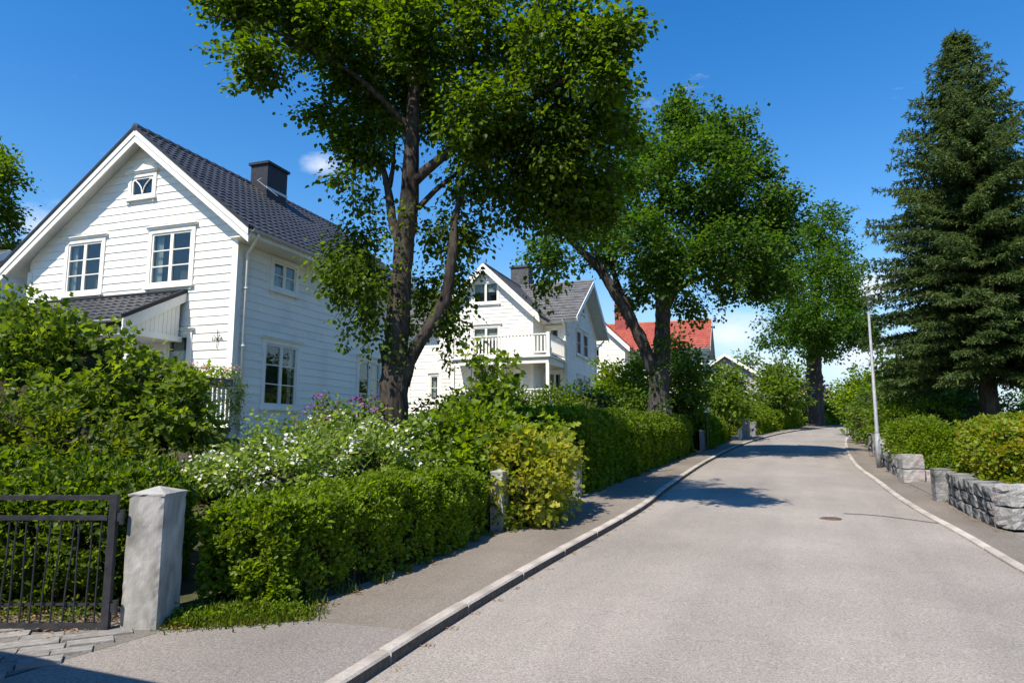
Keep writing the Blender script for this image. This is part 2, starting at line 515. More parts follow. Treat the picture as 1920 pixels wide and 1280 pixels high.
def leaf_mesh(name, pos, axis, nrm, size, aspect=.75, shape=0):
    """One mesh of separate leaves. shape 0: folded kite, 1: fuller six-sided leaf, 2: lobed leaf."""
    n = len(pos)
    axis = unit(axis)
    w = unit(np.cross(nrm, axis))
    up = np.cross(axis, w)
    size = np.broadcast_to(np.asarray(size, float), (n,))[:, None]
    if shape == 0:
        tpl = [(0, 0, 0), (.45, .5, .10), (1, 0, -.08), (.45, -.5, .10)]
        tri = [(0, 2, 1), (0, 3, 2)]
    elif shape == 1:
        tpl = [(0, 0, 0), (.3, .45, .1), (.72, .36, .06), (1.05, 0, -.12), (.72, -.36, .06), (.3, -.45, .1)]
        tri = [(0, 2, 1), (0, 3, 2), (0, 4, 3), (0, 5, 4)]
    else:
        tpl = [(0, 0, 0), (.25, .58, .12), (.5, .26, .03), (.78, .5, .05), (1.05, 0, -.12), (.78, -.5, .05), (.5, -.26, .03), (.25, -.58, .12)]
        tri = [(0, 2, 1), (0, 4, 2), (2, 4, 3), (0, 6, 4), (4, 6, 5), (0, 7, 6)]
    k = len(tpl)
    V = np.empty((n, k, 3), np.float32)
    for i, (a, b, c) in enumerate(tpl):
        V[:, i] = pos + size * (a * axis + b * aspect * w + c * up)
    T = (np.arange(n)[:, None, None] * k + np.array(tri)[None]).reshape(-1).astype(np.int32)
    me = bpy.data.meshes.new(name)
    me.vertices.add(n * k)
    me.vertices.foreach_set('co', V.reshape(-1))
    me.loops.add(len(T))
    me.loops.foreach_set('vertex_index', T)
    nt = len(T) // 3
    me.polygons.add(nt)
    me.polygons.foreach_set('loop_start', np.arange(nt, dtype=np.int32) * 3)
    me.polygons.foreach_set('loop_total', np.full(nt, 3, np.int32))
    me.update(calc_edges=True)
    return me


def rdir(n):
    return unit(rng.standard_normal((n, 3)))


def pocket(p, wl, seed=0.):
    """Smooth pseudo-noise in about -1..1, used to open gaps and raise clumps in foliage."""
    q = np.asarray(p) * (2 * pi / wl)
    x, y, z = q[:, 0] + seed, q[:, 1] + 1.7 * seed, q[:, 2] - seed
    return (np.sin(x + 1.3 * np.sin(y * .7 + z * .4)) + np.sin(.83 * y + 1.1 * np.sin(z * .9 - x * .5)) + np.sin(.91 * z + 1.2 * np.sin(x * .6 + y * .35))) / 2.2


def clump_leaves(centres, rad, per, size, outc=None, flat=.75, droop=.35, upn=.8):
    """Leaves gathered round cluster centres: positions, axes, normals, sizes."""
    k = len(centres)
    rad = np.broadcast_to(np.asarray(rad, float), (k,))
    per = np.maximum(1, rng.poisson(per, k))
    idx = np.repeat(np.arange(k), per)
    n = len(idx)
    off = rng.standard_normal((n, 3)) * A3(1, 1, flat) * .55
    pos = centres[idx] + off * rad[idx][:, None]
    ax = unit(off) + .7 * rdir(n) + A3(0, 0, -droop)
    if outc is not None:
        ax = ax + .5 * unit(pos - outc)
    nr = .85 * unit(off) + .75 * rdir(n) + A3(0, 0, upn)
    sz = size * np.clip(1 + .25 * rng.standard_normal(n), .5, 1.6)
    return pos, ax, nr, sz


def lobe_points(lobes, dens_shell=.72):
    """Cluster centres in a set of ellipsoid lobes: (centre, radii, count)."""
    out = []
    for c, r, n in lobes:
        d = rdir(n)
        rr = rng.random(n) ** (1 / 3.)
        rr = np.where(rng.random(n) < dens_shell, .72 + .3 * rng.random(n), rr)
        out.append(np.asarray(c) + d * rr[:, None] * np.asarray(r))
    return np.vstack(out)


def bez(a, b, c, n):
    t = np.linspace(0, 1, n)[:, None]
    return (1 - t) ** 2 * a + 2 * t * (1 - t) * b + t * t * c


def resample(pts, rad, step):
    pts, rad = np.asarray(pts, float), np.asarray(rad, float)
    p = np.vstack([2 * pts[0] - pts[1], pts, 2 * pts[-1] - pts[-2]])
    o, ro = [], []
    for i in range(1, len(p) - 2):
        m = max(2, int(np.linalg.norm(p[i + 1] - p[i]) / step))
        for t in np.linspace(0, 1, m, endpoint=False):
            a, b, c, d = p[i - 1], p[i], p[i + 1], p[i + 2]
            o.append(.5 * (2 * b + (c - a) * t + (2 * a - 5 * b + 4 * c - d) * t * t + (3 * b - a - 3 * c + d) * t ** 3))
            ro.append(rad[i - 1] * (1 - t) + rad[i] * t)
    return np.array(o + [pts[-1]]), np.array(ro + [rad[-1]])


def tree(name, label, base, stems, lobes, leaf, mats, per=52, crad=.5, sides=14, shape=0, aspect=.8, extra=None, group=None, shell=.72, thin=1., gap=-.75):
    """Trunk and limbs along given stems, boughs grown out to every leaf cluster, leaves on the clusters."""
    base = np.asarray(base, float)
    t = thing(name, label, 'tree', base, 0, group)
    trunk = MB()
    nodes, nrad = [], []
    for k, (pts, rad) in enumerate(stems):
        p, r = resample(pts, rad, .16 if sides >= 14 else .3)
        trunk.tube(p - base, r * (1 + .05 * rng.standard_normal(len(r))), sides if k == 0 else max(8, sides - 4), .045)
        nodes.append(p[len(p) // 3:] if k == 0 else p)
        nrad.append(r[len(p) // 3:] if k == 0 else r)
    obj('trunk', trunk, mats[0], t, True)
    nodes, nrad = np.vstack(nodes), np.concatenate(nrad)
    cl = lobe_points(lobes, shell)
    order = np.argsort(np.min(np.linalg.norm(cl[:, None, :] - nodes[None], axis=2), axis=1))
    br = MB()
    nlist, rlist = [nodes], [nrad]
    allp, allr = nodes, nrad
    twig = []
    for q, i in enumerate(order):
        c = cl[i]
        d = np.linalg.norm(allp - c, axis=1)
        cost = d * (1 + .5 * np.maximum(0, (allp[:, 2] - c[2]) / (d + .2)))
        j = int(np.argmin(cost))
        a, ra, dd = allp[j], allr[j], d[j]
        if dd < .1:
            continue
        m = max(3, int(dd / .3) + 1)
        mid = (a + c) / 2 + rng.standard_normal(3) * .1 * dd + A3(0, 0, .12 * dd)
        p = bez(a, mid, c, m)
        r0 = min(ra * .75, .007 + .014 * dd)
        r = np.linspace(r0, .004, m)
        br.tube(p - base, r, 5 if r0 > .015 else 3, 0, False)
        twig.append(p[m // 2:])
        allp, allr = np.vstack([allp, p[1:]]), np.concatenate([allr, r[1:]])
    mean = np.mean(cl, axis=0)
    out = np.linalg.norm((cl - mean) * A3(1, 1, .8), axis=1)
    pick = rng.choice(len(cl), int(len(cl) * .3), replace=False, p=out ** 2 / np.sum(out ** 2))
    sp = []
    for i in pick:
        d = unit(cl[i] - mean) + .6 * rng.standard_normal(3) + A3(0, 0, -.1)
        d /= np.linalg.norm(d)
        L_ = crad * rng.uniform(.9, 2.1)
        k_ = 5
        q = cl[i] + d * L_ * np.linspace(.2, 1, k_)[:, None] + A3(0, 0, -.25) * L_ * (np.linspace(0, 1, k_) ** 2)[:, None]
        br.tube(np.vstack([cl[i:i + 1], q]) - base, np.linspace(.007, .003, k_ + 1), 3, 0, False)
        sp.append(q)
    sp = np.vstack(sp) - base
    obj('branches', br, mats[0], t, False, 'stuff')
    cl = cl[(pocket(cl, crad * 3.6, 5.) > gap) | (rng.random(len(cl)) < .2)]
    pos, ax, nr, sz = clump_leaves(cl - base, crad, per * thin, leaf, mean - base)
    tw = np.vstack(twig) - base
    p2, a2, n2, s2 = clump_leaves(tw, crad * .5, 4 * thin, leaf, mean - base)
    p3, a3, n3, s3 = clump_leaves(sp, crad * .36, per * .12 * thin, leaf, mean - base)
    arr = [np.concatenate(x) for x in ((pos, p2, p3), (ax, a2, a3), (nr, n2, n3), (sz, s2, s3))]
    if extra is not None:
        e = clump_leaves(extra - base, .16, 16, leaf * .8)
        arr = [np.concatenate(x) for x in zip(arr, e)]
    link('crown', leaf_mesh('crown', *arr, aspect=aspect, shape=shape), mats[1], t)
    return t


def blob(mb, c, r, sub=2, amp=.1):
    """Rough ellipsoid."""
    nu, nv = 14, 9
    th = np.linspace(0, 2 * pi, nu, endpoint=False)
    ph = np.linspace(.12, pi - .12, nv)
    v = []
    for b in ph:
        for a in th:
            k = 1 + amp * rng.standard_normal()
            v.append((c[0] + r[0] * k * sin(b) * cos(a), c[1] + r[1] * k * sin(b) * sin(a), c[2] + r[2] * k * cos(b)))
    f = []
    for i in range(nv - 1):
        for j in range(nu):
            j2 = (j + 1) % nu
            f.append((i * nu + j, i * nu + j2, (i + 1) * nu + j2, (i + 1) * nu + j))
    f.append(tuple(range(nu))[::-1])
    f.append(tuple((nv - 1) * nu + j for j in range(nu)))
    mb.add(v, f)


def shrub(name, label, lobes, leaf, mat, per=30, crad=.16, cat='shrub', shape=1, aspect=.75, core=.68, flowers=None, stems=None, group=None, droop=.2, upn=.55, base=None, shell=.8):
    """Bush: leaf clumps in the outer shell of its lobes round a core of inner twigs, woody stems to the ground."""
    c0 = np.mean([l[0] for l in lobes], axis=0)
    if base is None:
        base = A3(c0[0], c0[1], float(gz(c0[0], c0[1])))
    t = thing(name, label, cat, base, 0, group)
    st = MB()
    for c, r, n in lobes:
        for q in range(3):
            a = A3(base[0] + rng.normal() * .1, base[1] + rng.normal() * .1, base[2] - .05)
            b = np.asarray(c) + rng.standard_normal(3) * np.asarray(r) * .45
            p = bez(a, (a + b) / 2 + A3(0, 0, .15) + rng.standard_normal(3) * .08, b, 7)
            st.tube(p - base, np.linspace(.022, .006, 7), 5, 0, False)
    if stems is not None:
        for p, r in stems:
            p = np.asarray(p, float)
            st.tube(p - base, np.linspace(r, r * .3, len(p)), 5, 0, False)
    obj('stems', st, M['stem'], t)
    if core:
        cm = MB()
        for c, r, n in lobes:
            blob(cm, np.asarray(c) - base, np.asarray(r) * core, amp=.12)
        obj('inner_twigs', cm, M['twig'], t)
    cl = lobe_points(lobes, shell)
    cl = cl[cl[:, 2] > gz(cl[:, 0], cl[:, 1]) - .02]
    # keep the clumps that are not deep inside another lobe
    keep = np.ones(len(cl), bool)
    for c, r, n in lobes:
        q = (cl - np.asarray(c)) / np.asarray(r)
        keep &= (q * q).sum(1) > .36
    cl = cl[keep]
    cen = np.mean([l[0] for l in lobes], axis=0)
    wob = pocket(cl, crad * 4.2, 3.)
    cl = cl + unit(cl - cen) * (wob * crad * .75)[:, None]
    cl = cl[(pocket(cl, crad * 5.5, 9.) > -.45) | (rng.random(len(cl)) < .3)]
    mean = np.mean(cl, axis=0)
    arr = clump_leaves(cl - base, crad, per, leaf, mean - base, .85, droop, upn)
    if stems is not None:
        pts = np.vstack([np.asarray(p, float)[1:] for p, r in stems]) - base
        e = clump_leaves(pts, crad * .8, per * .5, leaf, None, .85, droop, upn)
        arr = [np.concatenate(x) for x in zip(arr, e)]
    link('foliage', leaf_mesh('foliage', *arr, aspect=aspect, shape=shape), mat, t)
    if flowers:
        fm, cnt, fs, zlo = flowers
        src = cl - base
        out = unit((src - (mean - base)) / 1.0)
        pick = rng.choice(len(src), cnt, replace=len(src) < cnt)
        fp = src[pick] + out[pick] * crad * .5 + rng.standard_normal((cnt, 3)) * crad * .5
        ok = fp[:, 2] > zlo - base[2]
        fp = fp[ok]
        e = clump_leaves(fp, fs * 1.3, 4, fs, None, .6, 0, 1.2)
        link('blossom', leaf_mesh('blossom', *e, aspect=.95, shape=1), fm, t)
    return t


def hedge(name, label, path, thick, ztop, leaf, mat, dens=2600, group=None, round_=.18, shape=1, side=-1, low=.05, aspect=.75, tips=None, fuzz=.055, cat='hedge', thinbase=.35, stems=False):
    """Clipped hedge along a ground path (front edge); thickness goes to the given side. ztop: heights above the ground along it."""
    path = np.asarray(path, float)
    p2, h = resample(np.c_[path, np.zeros(len(path))], np.asarray(ztop, float), .25)
    p2 = p2[:, :2]
    T = unit(np.gradient(p2, axis=0))
    Nn = np.stack([-T[:, 1], T[:, 0]], 1) * (-side)      # side -1: to the left of the path
    s = np.concatenate([[0], np.cumsum(np.linalg.norm(np.diff(p2, axis=0), axis=1))])
    Ltot = s[-1]
    base = A3(*(p2[len(p2) // 2] + Nn[len(p2) // 2] * thick / 2), 0)
    base[2] = float(gz(base[0], base[1]))
    t = thing(name, label, cat, base, 0, group)
    zf = lambda x, y: gz(x, y)

    def at(ss, a, k):
        x = np.interp(ss, s, p2[:, 0]) + np.interp(ss, s, Nn[:, 0]) * a
        y = np.interp(ss, s, p2[:, 1]) + np.interp(ss, s, Nn[:, 1]) * a
        g0 = zf(x, y)
        return np.stack([x, y, g0 + k], 1)

    ph = rng.random(6) * 6
    wob = lambda ss, a: .028 * np.sin(ss * 2.1 + ph[0]) + .022 * np.sin(ss * 4.7 + ph[1] + a * 3) + .015 * np.sin(ss * 9 + ph[2])
    # inner twigs
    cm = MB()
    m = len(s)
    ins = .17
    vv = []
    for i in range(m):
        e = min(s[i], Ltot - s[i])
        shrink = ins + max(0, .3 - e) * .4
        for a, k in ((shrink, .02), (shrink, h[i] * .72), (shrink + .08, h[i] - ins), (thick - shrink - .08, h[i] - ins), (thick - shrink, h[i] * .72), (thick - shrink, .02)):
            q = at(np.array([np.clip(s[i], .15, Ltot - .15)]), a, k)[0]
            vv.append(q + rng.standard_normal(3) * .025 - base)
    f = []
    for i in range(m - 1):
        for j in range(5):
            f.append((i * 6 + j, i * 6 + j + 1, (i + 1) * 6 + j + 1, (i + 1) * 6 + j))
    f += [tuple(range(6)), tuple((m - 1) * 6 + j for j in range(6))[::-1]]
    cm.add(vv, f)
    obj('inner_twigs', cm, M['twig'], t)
    if stems:
        sm_ = MB()
        for q in np.arange(.12, Ltot - .1, .11):
            a0_ = at(np.array([q + rng.normal() * .03]), .10 + abs(rng.normal()) * .06, 0)[0] - base
            top_ = a0_ + A3(rng.normal() * .05, rng.normal() * .05, rng.uniform(.3, .45))
            sm_.tube(bez(a0_ - A3(0, 0, .03), (a0_ + top_) / 2 + rng.standard_normal(3) * .02, top_, 5), np.linspace(.009, .004, 5), 5, 0, False)
        obj('stems', sm_, M['stem'], t, False, 'stuff')
    hm = float(np.mean(h))
    areas = [Ltot * hm, Ltot * hm * .7, Ltot * thick, thick * hm, thick * hm]
    P_, O_ = [], []
    for which, ar in enumerate(areas):
        n = int(ar * dens)
        if n < 5:
            continue
        a = rng.random(n)
        b = rng.random(n)
        dep = rng.exponential(fuzz, n) - fuzz * .8
        if which in (0, 1):
            ss = a * Ltot
            hh = np.interp(ss, s, h)
            k = low + b ** .85 * (hh - low)
            cut = rng.random(n) > thinbase * np.clip(1 - k / .45, 0, 1)
            ss, hh, k, dep = ss[cut], hh[cut], k[cut], dep[cut]
            rr = np.clip((k - (hh - round_)) / round_, 0, 1)
            e = np.minimum(ss, Ltot - ss)
            re = np.clip(1 - e / (round_ * 1.4), 0, 1)
            aa = dep + round_ * (1 - np.sqrt(1 - rr ** 2 * .98)) + round_ * 1.2 * (1 - np.sqrt(1 - re ** 2 * .98)) - wob(ss, k)
            if which == 1:
                aa = thick - aa
            pp = at(ss, aa, k)
            nn = np.stack([np.interp(ss, s, Nn[:, 0]), np.interp(ss, s, Nn[:, 1]), np.zeros(len(ss))], 1) * (-1 if which == 0 else 1)
            nn = nn + A3(0, 0, .35)
        elif which == 2:
            ss = a * Ltot
            hh = np.interp(ss, s, h)
            e = np.minimum(ss, Ltot - ss)
            q = np.minimum(b, 1 - b) * thick
            rr = np.clip(1 - q / round_, 0, 1)
            re = np.clip(1 - e / round_, 0, 1)
            k = hh - dep - round_ * (1 - np.sqrt(1 - rr ** 2 * .98)) - round_ * (1 - np.sqrt(1 - re ** 2 * .98)) + wob(ss, b) + .5 * wob(ss * 1.7, b * 2)
            pp = at(ss, b * thick, k)
            nn = np.tile(A3(0, 0, 1.), (len(ss), 1))
        else:
            ss = np.clip(dep, -.05, .4) if which == 3 else Ltot - np.clip(dep, -.05, .4)
            hh = h[0] if which == 3 else h[-1]
            k = low + b * (hh - low)
            q = np.minimum(a, 1 - a) * thick
            re = np.clip(1 - q / round_, 0, 1)
            ss = ss + (round_ * (1 - np.sqrt(1 - re ** 2 * .98))) * (1 if which == 3 else -1)
            pp = at(np.clip(ss, 0, Ltot), a * thick, k)
            i0 = 0 if which == 3 else -1
            nn = np.tile(A3(T[i0][0], T[i0][1], .3) * (A3(-1, -1, 1) if which == 3 else 1), (len(pp), 1))
        P_.append(pp)
        O_.append(nn)
    pos, out = np.vstack(P_), np.vstack(O_)
    pk_ = pocket(pos, leaf * 7.5, 2.)
    kp = (pk_ > -.38) | (rng.random(len(pos)) < .22)
    pos, out, pk_ = pos[kp], out[kp], pk_[kp]
    pos = pos + unit(out) * (pk_ * leaf * .75)[:, None]
    n = len(pos)
    ax = .8 * unit(out) + .9 * rdir(n) + A3(0, 0, .2)
    nr = unit(out) * .75 + .85 * rdir(n) + A3(0, 0, .5)
    sz = leaf * np.clip(1 + .25 * rng.standard_normal(n), .5, 1.7)
    link('foliage', leaf_mesh('foliage', pos - base, ax, nr, sz, aspect, shape), mat, t)
    # loose shoots over the top
    k = int(Ltot * 26)
    ss = rng.random(k) * Ltot
    pp = at(ss, rng.random(k) * thick, np.interp(ss, s, h) - .02)
    arr = [[], [], [], []]
    for q in range(k):
        L_ = rng.uniform(.05, .16)
        for j in range(5):
            arr[0].append(pp[q] + A3(rng.normal() * .012, rng.normal() * .012, L_ * j / 4) - base)
            arr[1].append(A3(rng.normal(), rng.normal(), .8))
            arr[2].append(rdir(1)[0])
            arr[3].append(leaf * rng.uniform(.7, 1.1))
    link('shoots', leaf_mesh('shoots', *[np.array(x) for x in arr], aspect, shape), tips or mat, t, False, 'stuff')
    return t


# ------------------------------------------------------------------ ground, road, pavements, kerbs
def ticks(lo, hi, a, b, st):
    fine = np.arange(a, b + 1e-6, st)
    lo_ = a - np.geomspace(1, a - lo, 14)[::-1]
    hi_ = b + np.geomspace(1, hi - b, 14)
    return np.concatenate([lo_, fine, hi_])


xs, ys = ticks(-700, 700, -28, 40, .5), ticks(-60, 900, -4, 66, .5)
GX, GY = np.meshgrid(xs, ys)
# follow the frontages: keep kerb corridor crisp
GZ = gz(GX, GY)
nx, ny = len(xs), len(ys)
gf = [(j * nx + i, j * nx + i + 1, (j + 1) * nx + i + 1, (j + 1) * nx + i) for j in range(ny - 1) for i in range(nx - 1)]
gm = MB().add(np.stack([GX, GY, GZ], 2).reshape(-1, 3), gf)
obj('ground', gm, M['soil'], None, True, 'structure')


def off(poly, d):
    """Shift a plan polyline sideways (positive to the right)."""
    T = unit(np.gradient(poly, axis=0))
    return poly + np.stack([T[:, 1], -T[:, 0]], 1) * d


def ribbon(name, a, b, za, zb, mat, cross=6, crown=0., kind='structure', parent=None):
    n = min(len(a), len(b))
    q = np.linspace(0, 1, 220)
    ra = np.stack([np.interp(q, np.linspace(0, 1, len(a)), a[:, k]) for k in (0, 1)], 1)
    rb = np.stack([np.interp(q, np.linspace(0, 1, len(b)), b[:, k]) for k in (0, 1)], 1)
    v = []
    for i in range(len(q)):
        for k in range(cross + 1):
            t = k / cross
            xy = ra[i] * (1 - t) + rb[i] * t
            v.append((xy[0], xy[1], float(zr(xy[1])) + za * (1 - t) + zb * t + crown * 4 * t * (1 - t)))
    w = cross + 1
    f = [(i * w + k, i * w + k + 1, (i + 1) * w + k + 1, (i + 1) * w + k) for i in range(len(q) - 1) for k in range(cross)]
    return obj(name, MB().add(v, f), mat, parent, True, kind)


KH = .062
ribbon('road', Lk, Rk, 0, 0, M['asphalt'], 8, .035)
ribbon('pavement', off(FL, -.12), off(Lk, -.078), KH + .012, KH + .006, M['asphalt2'], 3)
ribbon('pavement', off(Rk, .094), off(FR, .12), .03, .035, M['asphalt2'], 3)


def kerb(name, poly, d0, d1, h, step):
    k = bpy.data.objects.new(name, None)
    COL.objects.link(k)
    k['kind'] = 'structure'
    s = np.concatenate([[0], np.cumsum(np.linalg.norm(np.diff(poly, axis=0), axis=1))])
    n = int(s[-1] / step)
    a, b = off(poly, d0), off(poly, d1)
    for i in range(n):
        g = .02
        tt = np.linspace(i * step + g * .5, (i + 1) * step - g * .5, 4)
        A = np.stack([np.interp(tt, s, a[:, c]) for c in (0, 1)], 1)
        B = np.stack([np.interp(tt, s, b[:, c]) for c in (0, 1)], 1)
        if A[0, 1] > 62:
            break
        dz = rng.normal() * .003
        c = A3(*(A[0]), float(zr(A[0, 1])))
        v, f = [], []
        bev = .014
        for j in range(4):
            za, zb = float(zr(A[j, 1])), float(zr(B[j, 1]))
            e = (B[j] - A[j]) / np.linalg.norm(B[j] - A[j])
            for (xy, z) in ((A[j], za - .1), (A[j], za + h - bev + dz), (A[j] + e * bev, za + h + dz), (B[j] - e * bev, zb + h + dz), (B[j], zb + h - bev + dz), (B[j], zb - .1)):
                v.append((xy[0] - c[0], xy[1] - c[1], z - c[2]))
        for j in range(3):
            for q in range(5):
                f.append((j * 6 + q, j * 6 + q + 1, (j + 1) * 6 + q + 1, (j + 1) * 6 + q))
        f += [tuple(range(6)), tuple(18 + q for q in range(6))[::-1]]
        o = obj('kerb_stone', MB().add(v, f), M['kerb'], k)
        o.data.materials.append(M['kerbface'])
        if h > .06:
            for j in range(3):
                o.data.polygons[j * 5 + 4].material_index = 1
        o.location = tuple(c)
    return k


kerb('kerb', Lk, -.09, .02, KH + .018, 1.15)
kerb('kerb', Rk, -.01, .10, .036, 1.05)


def sheet(name, pts, dz, mat, kind='structure', parent=None):
    """Thin polygon lying on the road or pavement."""
    pts = np.asarray(pts, float)
    v = [(x, y, float(zr(y)) + dz) for x, y in pts]
    return obj(name, MB().add(v, [tuple(range(len(v)))]), mat, parent, False, kind)


def strip(name, line, w, dz, mat, kind='structure', crown=True):
    line = np.asarray(line, float)
    l, _ = resample(np.c_[line, np.zeros(len(line))], np.zeros(len(line)), .12)
    a, b = off(l[:, :2], -w / 2), off(l[:, :2], w / 2)
    v, f = [], []
    for i in range(len(a)):
        for q in (a[i], b[i]):
            t = (q[0] - xat(Lk, q[1])) / (xat(Rk, q[1]) - xat(Lk, q[1]))
            v.append((q[0], q[1], float(zr(q[1])) + dz + (.035 * 4 * t * (1 - t) if crown else 0)))
    for i in range(len(a) - 1):
        f.append((2 * i, 2 * i + 1, 2 * i + 3, 2 * i + 2))
    return obj(name, MB().add(v, f), mat, None, False, kind)


# lighter asphalt patch across the mouth of the drive
pp = []
e0 = off(Lk, -.077)
for y in np.arange(-2.5, 5.0, .4):
    pp.append((float(xat(e0, y)), y))
pp += [(float(xat(e0, 5.03)), 5.03), (-1.72, 5.3), (-2.05, 5.22), (-2.5, 4.98), (-2.95, 4.15), (-3.8, 3.0), (-5.2, 1.5), (-5.6, -2.5)]
sheet('pavement', [q for q in pp], KH + .0165, M['asphalt3'])
M['dark_line'] = noisy('dark_road_line', (.045, .042, .04), (.08, .075, .07), 30, .7)  # narrow dark strip laid over the road asphalt
tag(strip('dark_road_line', [(5.0, 10.55), (5.45, 10.4), (6.0, 9.85), (6.2, 9.75)], .035, .006, M['dark_line'], None), 'thin dark line curving across the road towards the flush kerb', 'road seam')

# driveway of setts in front of the gate
drv = bpy.data.objects.new('driveway', None)
COL.objects.link(drv)
drv['kind'] = 'structure'
bed = MB().add([(-6.2, 2.7, zr(2.7) + KH + .018), (-3.0, 4.12, zr(4.12) + KH + .018), (-2.46, 4.97, zr(4.97) + KH + .018), (-2.9, 5.6, zr(5.6) + KH + .018), (-6.5, 5.6, zr(5.6) + KH + .018)], [(0, 1, 2, 3, 4)])
obj('joint_sand', bed, M['sand'], drv)
du, dv = A3(.88, .47, 0), A3(-.47, .88, 0)
o0 = A3(-2.5, 4.92, 0)
for r_ in range(-9, 12):
    x = -4.6 + (.12 if r_ % 2 else 0)
    while x < .8:
        w = rng.uniform(.22, .46)
        c = o0 + du * (x + w / 2) + dv * (r_ * .135)
        x += w + .004
        inside = c[1] < 5.02 and c[1] - 4.12 > (c[0] + 3.0) * .47 - .02 and (c[0] < -2.62 or (c[1] - 4.12) * .54 > (c[0] + 3.0) * .85 - .0) and c[0] < -2.5 and c[0] > -5.6 and (c[1] - 4.12) * .56 - (c[0] + 3.0) * .83 > .05
        if not inside:
            continue
        mb = MB()
        hw, hd = w / 2, .0655
        zt = .018 + rng.normal() * .003
        lo = [(-hw, -hd), (hw, -hd), (hw, hd), (-hw, hd)]
        q = [(lx + rng.normal() * .006, ly + rng.normal() * .005) for lx, ly in lo]
        top = [(lx * .975, ly * .93) for lx, ly in q]
        wv = [du * lx + dv * ly + A3(0, 0, -.02) for lx, ly in q] + [du * lx + dv * ly + A3(0, 0, zt + rng.normal() * .002) for lx, ly in top]
        mb.hexa(wv)
        s_ = obj('paving_stone', mb, M['sett'], drv)
        s_.location = (c[0], c[1], float(zr(c[1])) + KH + .018)

drs = [(float(xat(FR, y)) - .02, y) for y in np.arange(2.2, 9.0, .4)] + [(6.42, 8.98), (9.0, 9.0), (13.0, 9.0), (13.0, 2.2)]
sheet('driveway', drs, .0345, M['asphalt3'])
pth = [(7.3, 11.9), (7.75, 13.0), (8.2, 14.35), (8.45, 14.62), (9.9, 14.5), (9.3, 12.6), (8.7, 11.8)]
pdz = (.042, .042, .042, .05, .15, .15, .15)
obj('path', MB().add([(x, y, float(zr(y)) + d) for (x, y), d in zip(pth, pdz)], [(0, 1, 5, 6), (1, 2, 3, 5), (3, 4, 5)]), M['asphalt2'], None, False, 'structure')
# manhole cover in the road
mc = thing('manhole_cover', 'small rusty iron cover set into the road surface', 'manhole cover', (4.58, 10.06, float(zr(10.06)) + .035))
mb = MB()
th = np.linspace(0, 2 * pi, 24, endpoint=False)
mb.add([(.15 * cos(a), .13 * sin(a), .006) for a in th] + [(.15 * cos(a), .13 * sin(a), -.05) for a in th], [tuple(range(24))] + [(i, i + 24, (i + 1) % 24 + 24, (i + 1) % 24) for i in range(24)])
obj('frame', mb, M['iron'], mc)
mb = MB()
mb.add([(.125 * cos(a), .105 * sin(a), .012) for a in th] + [(.125 * cos(a), .105 * sin(a), 0) for a in th], [tuple(range(24))] + [(i, i + 24, (i + 1) % 24 + 24, (i + 1) % 24) for i in range(24)])
for k in range(-3, 4):
    mb.box(k * .03 - .006, k * .03 + .006, -.06, .06, .011, .018)
obj('lid', mb, M['iron'], mc)


# ------------------------------------------------------------------ houses: boards, windows, roofs
def fmap(w0=0.):
    """Front wall plane of a house: a runs along the facade, w outwards, z up."""
    return lambda a, w, z: (a, -(w + w0), z)


def smap(x0=0.):
    """Side wall plane at x = x0 facing +x: a runs backwards."""
    return lambda a, w, z: (x0 + w, a, z)


def lmap(x0):
    """Side wall facing -x."""
    return lambda a, w, z: (x0 - w, a, z)


def board_pieces(z0, z1, L0, L1, R0, R1, openings):
    """Rectangles/trapezoids of one row left over by the openings: list of (a0b, a1b, a0t, a1t, zb, zt)."""
    cuts = sorted([o for o in openings if o[2] < z1 - 1e-4 and o[3] > z0 + 1e-4], key=lambda o: o[0])
    out, cur_b, cur_t = [], L0, L1
    for (a0, a1, c0, c1) in cuts:
        if a1 < min(cur_b, cur_t) or a0 > max(R0, R1):
            continue
        if a0 - cur_b > .01:
            out.append((cur_b, a0, max(cur_t, min(cur_t, a0)), a0, z0, z1))
        if c0 > z0 + .012:
            out.append((max(a0, cur_b), min(a1, R0), max(a0, cur_b), min(a1, R0), z0, c0))
        if c1 < z1 - .012:
            out.append((max(a0, L1), min(a1, R1), max(a0, L1), min(a1, R1), c1, z1))
        cur_b = cur_t = a1
    if R0 - cur_b > .01:
        out.append((cur_b, R0, min(cur_t, max(R1, cur_b)) if cur_t != cur_b else cur_t, max(R1, min(cur_t, R1)), z0, z1))
    return out


